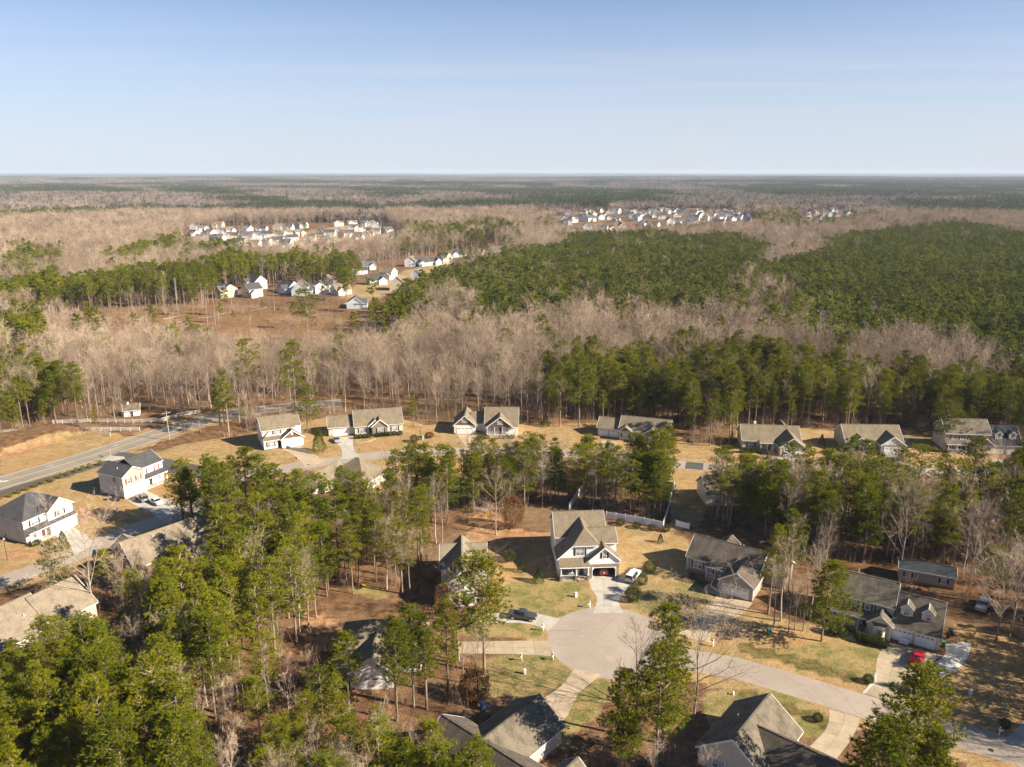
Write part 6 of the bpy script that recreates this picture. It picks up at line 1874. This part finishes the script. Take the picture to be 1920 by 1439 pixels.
GW = []        # stuff rows: x y z kind height
X, Y = spread(205, 700, 5.2); k = pip(WOODS, X, Y) & ~open_ground(X, Y); X, Y = X[k], Y[k]
pr, pl, Z = classify(X, Y)
u = nrg.random(len(X)); isp = (u < pr)
for i in np.nonzero(~pl | ~isp)[0]:
    kd = 'pine' if isp[i] else 'bare'
    hg = (nrg.uniform(14, 20) if nrg.random() > .25 else nrg.uniform(6, 12)) if isp[i] else nrg.uniform(9, 18.5)
    bx_, by_ = proj(X[i], Y[i], 0)
    if 60 < bx_ < 760 and 600 < by_ < 715 and kd == 'bare':      # thin young growth below the cutover field
        if nrg.random() < .25 * sstep(715, 680, by_): continue
        hg = nrg.uniform(6, 10) + 6 * sstep(685, 715, by_) + 4 * sstep(420, 250, bx_)
    TREES.append((X[i], Y[i], kd, hg, None, None))
XS, YS = spread(60, 240, 5.4)     # the woods go on to both sides of the view
XS, YS = np.concatenate([XS, XS + 90, XS - 90]), np.concatenate([YS, YS, YS])
DS = YS * cP + CAM_H * sP; pxs = 960 + FPX * XS / DS
ks = ((pxs > 2110) & (pxs < 3000)) | ((pxs < -330) & (pxs > -1300) & (YS < 150))
for a, b in zip(XS[ks], YS[ks]):
    if not blocked(a, b) and not pip(EDGE + [(900, 900), (-900, 900)], a, b):
        TREES.append((a, b, 'pine' if nrg.random() < .6 else 'bare', nrg.uniform(11, 19), None, None))
for pi_ in (2, 11):          # fuller pine belts behind the houses and at the left edge
    XE, YE = spread(215, 420, 6.4); ke = pip(WOODS, XE, YE) & ~open_ground(XE, YE); XE, YE = XE[ke], YE[ke]
    DE = YE * cP + (CAM_H - 15) * sP
    ke = pip(PINEMAP[pi_][0], 960 + FPX * XE / DE, 719.5 - FPX * (YE * sP - (CAM_H - 15) * cP) / DE)
    for a, b in zip(XE[ke], YE[ke]): TREES.append((a, b, 'pine', nrg.uniform(9, 18), None, None))
X2, Y2 = spread(280, 1000, 4.0); k = pip(WOODS, X2, Y2) & ~open_ground(X2, Y2, False); X2, Y2 = X2[k], Y2[k]
pr2, pl2, Z2 = classify(X2, Y2); k = pl2 & (nrg.random(len(X2)) < pr2 * .92)
PLX, PLY, PLZ = X2[k], Y2[k], Z2[k]
X3, Y3 = spread(700, 1300, 6.0); k = pip(WOODS, X3, Y3) & ~open_ground(X3, Y3); X3, Y3 = X3[k], Y3[k]
pr3, pl3, Z3 = classify(X3, Y3); u3 = nrg.random(len(X3)); k = ~(pl3 & (u3 < pr3))
X3, Y3, Z3, P3 = X3[k], Y3[k], Z3[k], (u3 < pr3)[k]

# ---- 300 largest of each kind in view become single trees, the rest is woods
def inview(x, y, hgt):
    a, b = proj(x, y, hgt); c, d = proj(x, y, 0)
    return -60 < a < 1980 and b < 1439 and d > 300
def where_label(x, y, kind):
    px, py = proj(x, y, 0)
    nm = "tall green pine" if kind == 'pine' else "leafless grey tree"
    if px < 340: w = "in the wood beyond the main road"
    elif px < 800: w = "in the wood behind the first two far row houses"
    elif px < 1110: w = "in the wood behind the brown gabled house"
    elif px < 1380: w = "in the wood behind the arched garage ranch"
    elif px < 1720: w = "in the wood behind the cream and grey ranches"
    else: w = "in the wood behind the right edge porch house"
    return nm + " " + w, w.replace("in the ", "the ")
count = {'pine': 0, 'bare': 0}
rest = {'pine': [], 'bare': []}
picked = []
order = sorted(TREES, key=lambda q: (0 if q[4] and q[5] is None else 1, q[1] - 4 * q[3]))
for q in order:
    x, y, kd, hgt, lb, gr = q[:6]
    if count[kd] < 300 and inview(x, y, hgt):
        count[kd] += 1
        if lb is None: lb, gr = where_label(x, y, kd)
        picked.append([x, y, kd, hgt, lb, gr, q[6] if len(q) > 6 else None, q[7] if len(q) > 7 else 1.0])
    else:
        rest[kd].append((x, y, float(terrain(x, y)), hgt))
ORD = "first second third fourth fifth sixth seventh eighth ninth tenth eleventh twelfth thirteenth fourteenth fifteenth sixteenth seventeenth eighteenth nineteenth twentieth".split()
fam = {}
for q in picked:
    if q[5]: fam.setdefault((q[5], q[2]), []).append(q)
for (gr, kd), L in fam.items():          # rows from the camera outwards, then from left to right
    L.sort(key=lambda q: q[1])
    nrow = max(1, round(len(L) / 11)); per = math.ceil(len(L) / nrow)
    for r_ in range(nrow):
        row = sorted(L[r_ * per:(r_ + 1) * per], key=lambda q: proj(q[0], q[1], q[3])[0])
        for i, q in enumerate(row):
            nm = "green pine" if kd == 'pine' else "leafless tree"
            q[4] = "%s %s from left, %s%s" % (ORD[i], nm, "" if nrow == 1 else ("nearest row, " if r_ == 0 else ORD[min(r_, 19)] + " row, "), gr.replace("the ", ""))
for x, y, kd, hgt, lb, gr, var, wide in picked:
    z = float(terrain(x, y))
    src, base = (PINES, PH) if kd == 'pine' else (BARES, BH)
    j = var if var is not None else (rngt.randrange(len(src)) if kd == 'pine' else rngt.choice([0, 2, 2, 3, 5, 5]))
    root = thing("pine_tree" if kd == 'pine' else "leafless_tree", lb, "pine tree" if kd == 'pine' else "bare tree", (x, y, z), rngt.uniform(0, 6.28), (gr + (", pines" if kd == 'pine' else ", leafless trees")) if gr else None)
    s = hgt / base; w = s * wide * rngt.uniform(.9, 1.2)
    if wide == 1.0 and kd == 'pine': w = max(w, .8)
    if kd == 'bare' and gr: w *= .85
    for nm, me in (("trunk", src[j][0]), ("crown", src[j][1])):
        o = put(nm, me, root); o.scale = (w if nm == "crown" else s, w if nm == "crown" else s, s)
for kd, nm, lab, near, mid, base, tw in (('pine', "pine_woods", "pines of the woods beyond the houses, too many to count", B_PINE, B_MIDP, PH, .8), ('bare', "leafless_woods", "leafless hardwood woods filling the ground beyond the houses", B_BARE, B_MIDB, BH, .8)):
    A = np.array(rest[kd]); dist = np.hypot(A[:, 0], A[:, 1])
    for sel, bk, suffix in ((dist < 330, near, "near"), (dist >= 330, mid, "")):
        Q = A[sel]
        if not len(Q): continue
        if suffix == "" :
            m3 = P3 if kd == 'pine' else ~P3
            E3 = np.stack([X3[m3], Y3[m3], Z3[m3], nrg.uniform(14, 21, m3.sum())], 1); Q = np.concatenate([Q, E3])
        scatter(nm, lab + (" (nearer part)" if False else ("" if suffix == "" else ", along the wood's edge")), Q[:, :3], nrg.uniform(0, 6.28, len(Q)), Q[:, 3] / base, nrg.integers(0, len(bk.objects), len(Q)), bk, "woods")
scatter("pine_plantation", "dense dark green pine plantation on the slopes at the middle and right", np.stack([PLX, PLY, PLZ], 1), nrg.uniform(0, 6.28, len(PLX)), nrg.uniform(.78, 1.22, len(PLX)), nrg.integers(0, 6, len(PLX)), B_PLANT, "woods")

# ---- brush under the trees
BX = []
for q in TREES:
    if q[1] < 420 and rngt.random() < (.75 if q[2] == 'bare' else .55):
        a, b = q[0] + rngt.gauss(0, 2.5), q[1] + rngt.gauss(0, 2.5)
        if not blocked(a, b) and not any(pip(p, a, b) for p in LAWN_TAN[:2] + LAWN_TAN[3:6] + LAWN_GREEN): BX.append((a, b, float(terrain(a, b))))
for q in TREES:       # the lit edge of the great wood is thick with brush
    if 215 < q[1] < 262 and q[5] is None and rngt.random() < .9:
        a, b = q[0] + rngt.gauss(0, 2), q[1] - rngt.random() * 2
        if not blocked(a, b): BX.append((a, b, 0.0))
cxs = [p[0] for p in CUTOVER[0]]; cys = [p[1] for p in CUTOVER[0]]
for i in range(2600):
    a, b = rngt.uniform(min(cxs), max(cxs)), rngt.uniform(min(cys), max(cys))
    if pip(CUTOVER[0], a, b) and fbm(a / 22, b / 22, 8, 2) > .47: BX.append((a, b, float(terrain(a, b))))
BX = np.array(BX)
scatter("undergrowth", "grey brown brush and saplings under the trees", BX, nrg.uniform(0, 6.28, len(BX)), nrg.uniform(.35, 1.0, len(BX)), nrg.integers(0, 4, len(BX)), B_BRUSH, "brush")

# ---- distant forest: patches of woods out to the horizon
def patch(seed, ppine, S=90., n=150):
    rg = np.random.default_rng(seed); parts = []
    for i in range(n):
        x, y = rg.uniform(-S / 2, S / 2, 2); hgt = rg.uniform(13, 20)
        if rg.random() < ppine:
            k = 26; A = rg.normal(size=(k, 3)) * np.array([1.7, 1.7, 2.6]) + np.array([x, y, hgt - 5]); D = rg.normal(size=(k, 3)) + np.array([0, 0, .8]); D *= 2.1 / np.linalg.norm(D, axis=1, keepdims=True)
            parts.append((*blades(A, D, np.full(k, 1.5), rg), 0))
        else:
            k = 30; D = rg.normal(size=(k, 3)) * np.array([.8, .8, .6]) + np.array([0, 0, .7]); D /= np.linalg.norm(D, axis=1, keepdims=True); A = np.array([x, y, hgt * .35]) + D * hgt * .18 * rg.random((k, 1)); D = D * hgt * (.35 + .3 * rg.random((k, 1)))
            parts.append((*blades(A + 0, D, np.full(k, .75), rg), 1))
            S2 = [[x, y, 0, x, y, hgt * .7, .3, .15]]; parts.append((*segs_to_mesh(S2, 3), 1))
    v, f, m = join(parts)
    return np_mesh("woods_patch", v, f, [NEEDLE_F, TWIG_F], fm=m)
B_FAR = bank("woods_patch", [patch(500 + i, p) for i, p in enumerate((.93, .9, .06, .03, .12, .45))])
XF, YF = spread(1270, 9200, 84.0)
kf = ~open_ground(XF, YF); XF, YF = XF[kf], YF[kf]
prf, plf, ZF = classify(XF, YF)
uf = nrg.random(len(XF))
idx = np.where(prf > .7, nrg.integers(0, 2, len(XF)), np.where(prf > .3, 5, nrg.integers(2, 5, len(XF))))
scatter("distant_forest", "hazy patchwork of pine and leafless forest reaching to the horizon", np.stack([XF, YF, ZF - .5], 1), nrg.integers(0, 4, len(XF)) * math.pi / 2, nrg.uniform(1.0, 1.08, len(XF)), idx, B_FAR, "forest")

# ---- shrubs, hedges, cedars in the yards
SHRUB = {}
def shrub(name, label, px, py, rx, rz, cone=False, mat=None, group=None, cat="shrub"):
    mat = mat or LEAFG
    key = (round(rx / rz, 1), cone, mat.name)
    if key not in SHRUB:
        v, f = shrub_arrays(len(SHRUB) + 40, 1.0, rz / rx, cone, 3200, .12, .06); SHRUB[key] = np_mesh("foliage", v, f, [mat])
    x, y = gp(px, py)
    root = thing(name, label, cat, (x, y, 0), rngt.uniform(0, 6.28), group)
    o = put("foliage", SHRUB[key], root); o.scale = (rx, rx, rx)
    def st():
        m = MB(); m.tube((0, 0, 0), (0, 0, .8), .06, .04, PBARK, 6); return m.mesh("stem")
    o = put("stem", cached(("stem",), st), root); o.scale = (rx, rx, rz)
shrub("conical_evergreen", "tall cone shaped evergreen on the lawn between the first two far row houses", 599, 848, 2.4, 3.6, True, NEEDLE)
shrub("round_bush", "round evergreen bush left of the white house's clearing", 955, 1052, 1.4, 1.2)
shrub("evergreen_bush", "upright evergreen bush left of the white house", 977, 1072, 1.0, 1.3, True)
shrub("evergreen_bush", "taller evergreen bush nearest the white house's left corner", 1010, 1092, 1.3, 1.7, True)
shrub("evergreen_bush", "dark full evergreen at the driveway mouth below the white suv", 1186, 1127, 1.5, 1.6)
shrub("round_bush", "yellowish bush right of the white suv", 1204, 1096, 1.1, 1.1)
shrub("round_bush", "dark bush behind the white suv in tree shade", 1218, 1075, 1.4, 1.4)
shrub("evergreen_bush", "small upright evergreen on the right lawn of the white house", 1238, 1018, .8, 1.1, True)
for px, lb in ((1163, "pale"), (1194, "dark"), (1222, "small dark"), (1249, "last dark")): shrub("round_bush", "%s round bush against the white vinyl fence" % lb, px, {1163: 985, 1194: 991, 1222: 995, 1249: 997}[px], .9 if px != 1163 else 1.1, .8)
for i, (px, py) in enumerate(((1056, 1086), (1064, 1087), (1072, 1087), (1080, 1085))): shrub("clipped_bush", "clipped bush before the white house's porch", px, py, .7, .55, group="bushes before the white house's porch")
for i, (px, py) in enumerate(((1612, 1205), (1623, 1208), (1634, 1211), (1645, 1214), (1654, 1216))): shrub("clipped_bush", "dense green bush before the bay window of the dormer house", px, py - 3, 1.0, .85, group="bushes under the bay window")
for i, (px, py) in enumerate(((1552, 1186), (1565, 1190), (1577, 1193))): shrub("clipped_bush", "shaded bush along the dormer house's porch", px, py, 1.0, .8, group="bushes along the dormer house's porch")
for i, (px, py) in enumerate(((20, 928), (36, 921), (52, 915), (68, 909), (82, 903), (98, 898), (114, 892), (128, 887), (142, 881), (155, 877), (168, 873), (188, 868))): shrub("young_conifer", "young yellow green conifer in the row below the main road", px, py + 5, .55, .75, False, NEEDLE, "young conifers below the main road")
for i, px in enumerate((668, 676, 684, 692, 708, 716, 724, 732, 740, 750)): shrub("clipped_bush", "low bush in the bed before the beige ranch house", px, 823 - (px - 668) * .09, .9, .7, group="bushes before the beige ranch")
for i, px in enumerate((898, 906, 914, 940, 950, 960)): shrub("clipped_bush", "low bush in front of the long white porch", px, 823, .8, .6, group="bushes before the long porch")
for i, px in enumerate((1186, 1194, 1202)): shrub("clipped_bush", "low bush before the arched garage ranch's porch", px, 836, .9, .7, group="bushes before the arched garage ranch")
shrub("round_bush", "bright yellow bush at the right corner of the arched garage ranch", 1236, 840, .9, .7, False, NEEDLE)
for i, px in enumerate((1392, 1402, 1412, 1422)): shrub("clipped_bush", "dark bush before the cream porch ranch", px, 849, 1.0, .8, group="bushes before the cream porch ranch")
shrub("round_bush", "dark round bush beside the lamp on the far row lawn", 777, 829, 1.3, 1.2)
shrub("round_bush", "leafy brown bush right of the far row lamp", 805, 821, 1.4, .9, False, RUSSET)
for i, (px, py) in enumerate(((990, 1394), (1003, 1388), (1022, 1372))): shrub("round_bush", ("shaded bush under the garage wing of the brown roofed house", "second shaded bush under the garage wing", "small bush at the garage wing's corner")[i], px, py + 10, 1.0, .8)
shrub("round_bush", "dark small bush on the lawn by the lower right driveway", 1533, 1352, .8, .6)
shrub("round_bush", "dark small bush beside the red car driveway's flare", 1628, 1280, .9, .7)
shrub("round_bush", "dark bush behind the mailbox on the right edge", 1884, 1364, .8, .7)
shrub("evergreen_bush", "small evergreen on the lawn between cream and grey ranches", 1540, 834, 1.2, 1.6, True)
shrub("evergreen_bush", "lower evergreen on the shaded lawn between the two ranches", 1547, 850, 1.0, 1.2, True)
shrub("evergreen_bush", "small dark evergreen at the wood's edge above the tan lawn", 1023, 800, 1.6, 2.4, True)
shrub("round_bush", "low bush at the porch corner of the white left edge house", 66, 1022, 1.2, .5)
shrub("evergreen_bush", "dark cedar clump before the white left edge house's garage", 120, 1030, 1.4, 2.2, True)
shrub("potted_plant", "small plant on the pale cabinet before the garage", 1694, 1203, .35, .3, False, LEAFG, None, "plant")
for px, py in ((950, 1000), (962, 1010), (971, 992)): pass
shrub("russet_oak", "young oak holding russet leaves behind the clearing", 962, 990, 2.6, 4.2, False, RUSSET, None, "tree")
shrub("russet_oak", "russet leaved bush beside the brown roofed house", 890, 1312, 2.4, 2.8, False, RUSSET, None, "tree")
shrub("russet_oak", "russet leaved tree by the hidden white gable", 836, 1150, 2.2, 3.0, False, RUSSET, None, "tree")

# fallen logs and lone trunks on the cutover ground
for i, (a, b, c, d) in enumerate(((305, 600, 345, 592), (400, 592, 440, 586), (372, 598, 412, 594), (470, 585, 500, 578), (330, 606, 356, 600))):
    x0, y0 = gp(a, b); x1, y1 = gp(c, d)
    m = MB(); m.tube((0, 0, .3), (x1 - x0, y1 - y0, .35), .28, .16, BBARK, 7); m.tube(((x1 - x0) * .6, (y1 - y0) * .6, .35), ((x1 - x0) * .8, (y1 - y0) * .8 - 2, .9), .12, .05, BBARK, 5)
    tag(m.put("fallen_log", None, (x0, y0, 0)), "pale fallen log lying on the brown cutover field", "log", "logs on the cutover field")
for i, (a, b, tt) in enumerate(((391, 626, 560), (404, 612, 545), (333, 585, 520), (335, 590, 522), (435, 578, 548), (410, 600, 548), (380, 578, 530), (488, 580, 545), (515, 585, 540))):
    x, y = gp(a, b); hg = max(8, height_of(x, y, tt))
    r_ = thing("dead_trunk", "bare upright pine trunk left standing on the cutover field", "dead tree", (x, y, 0), 0, "lone trunks on the cutover field")
    m = MB(); m.tube((0, 0, 0), (.2, .1, hg), .24, .08, BBARK, 6); m.put("trunk", r_)
    m = MB()
    for j in range(5):
        z = hg * (.55 + .09 * j); an = j * 2.4; m.tube((0.1, 0, z), (math.cos(an) * 1.4, math.sin(an) * 1.4, z + .8), .04, .015, BBARK, 4)
    m.put("branches", r_)

# ---------------------------------------------------------------- haze
hz = NT("haze_air")
pv = hz.n("ShaderNodeVolumePrincipled")
pv.inputs["Color"].default_value = (.68, .80, 1.0, 1); pv.inputs["Density"].default_value = 5.6e-5; pv.inputs["Anisotropy"].default_value = 0.0
hz.l(pv.outputs[0], hz.out.inputs["Volume"])
m = MB(); m.box(-26000, 26000, -4000, 27000, -45, 96, hz.m)
hme = m.mesh("haze")
tag(put("haze", hme), "thin blue haze of air over the whole landscape", "haze", kind="stuff")

# ---------------------------------------------------------------- labels that look-alikes would share get their place in the line
same = {}
for o in scene.objects:
    if o.parent is None and o.get("label") and o.get("category"): same.setdefault(o["label"], []).append(o)
for lb, L in same.items():
    if len(L) > 1 and len(L) <= 20:
        L.sort(key=lambda o: proj(o.location.x, o.location.y, o.location.z)[0])
        for i, o in enumerate(L): o["label"] = "%s, %s from left" % (lb, ORD[i])
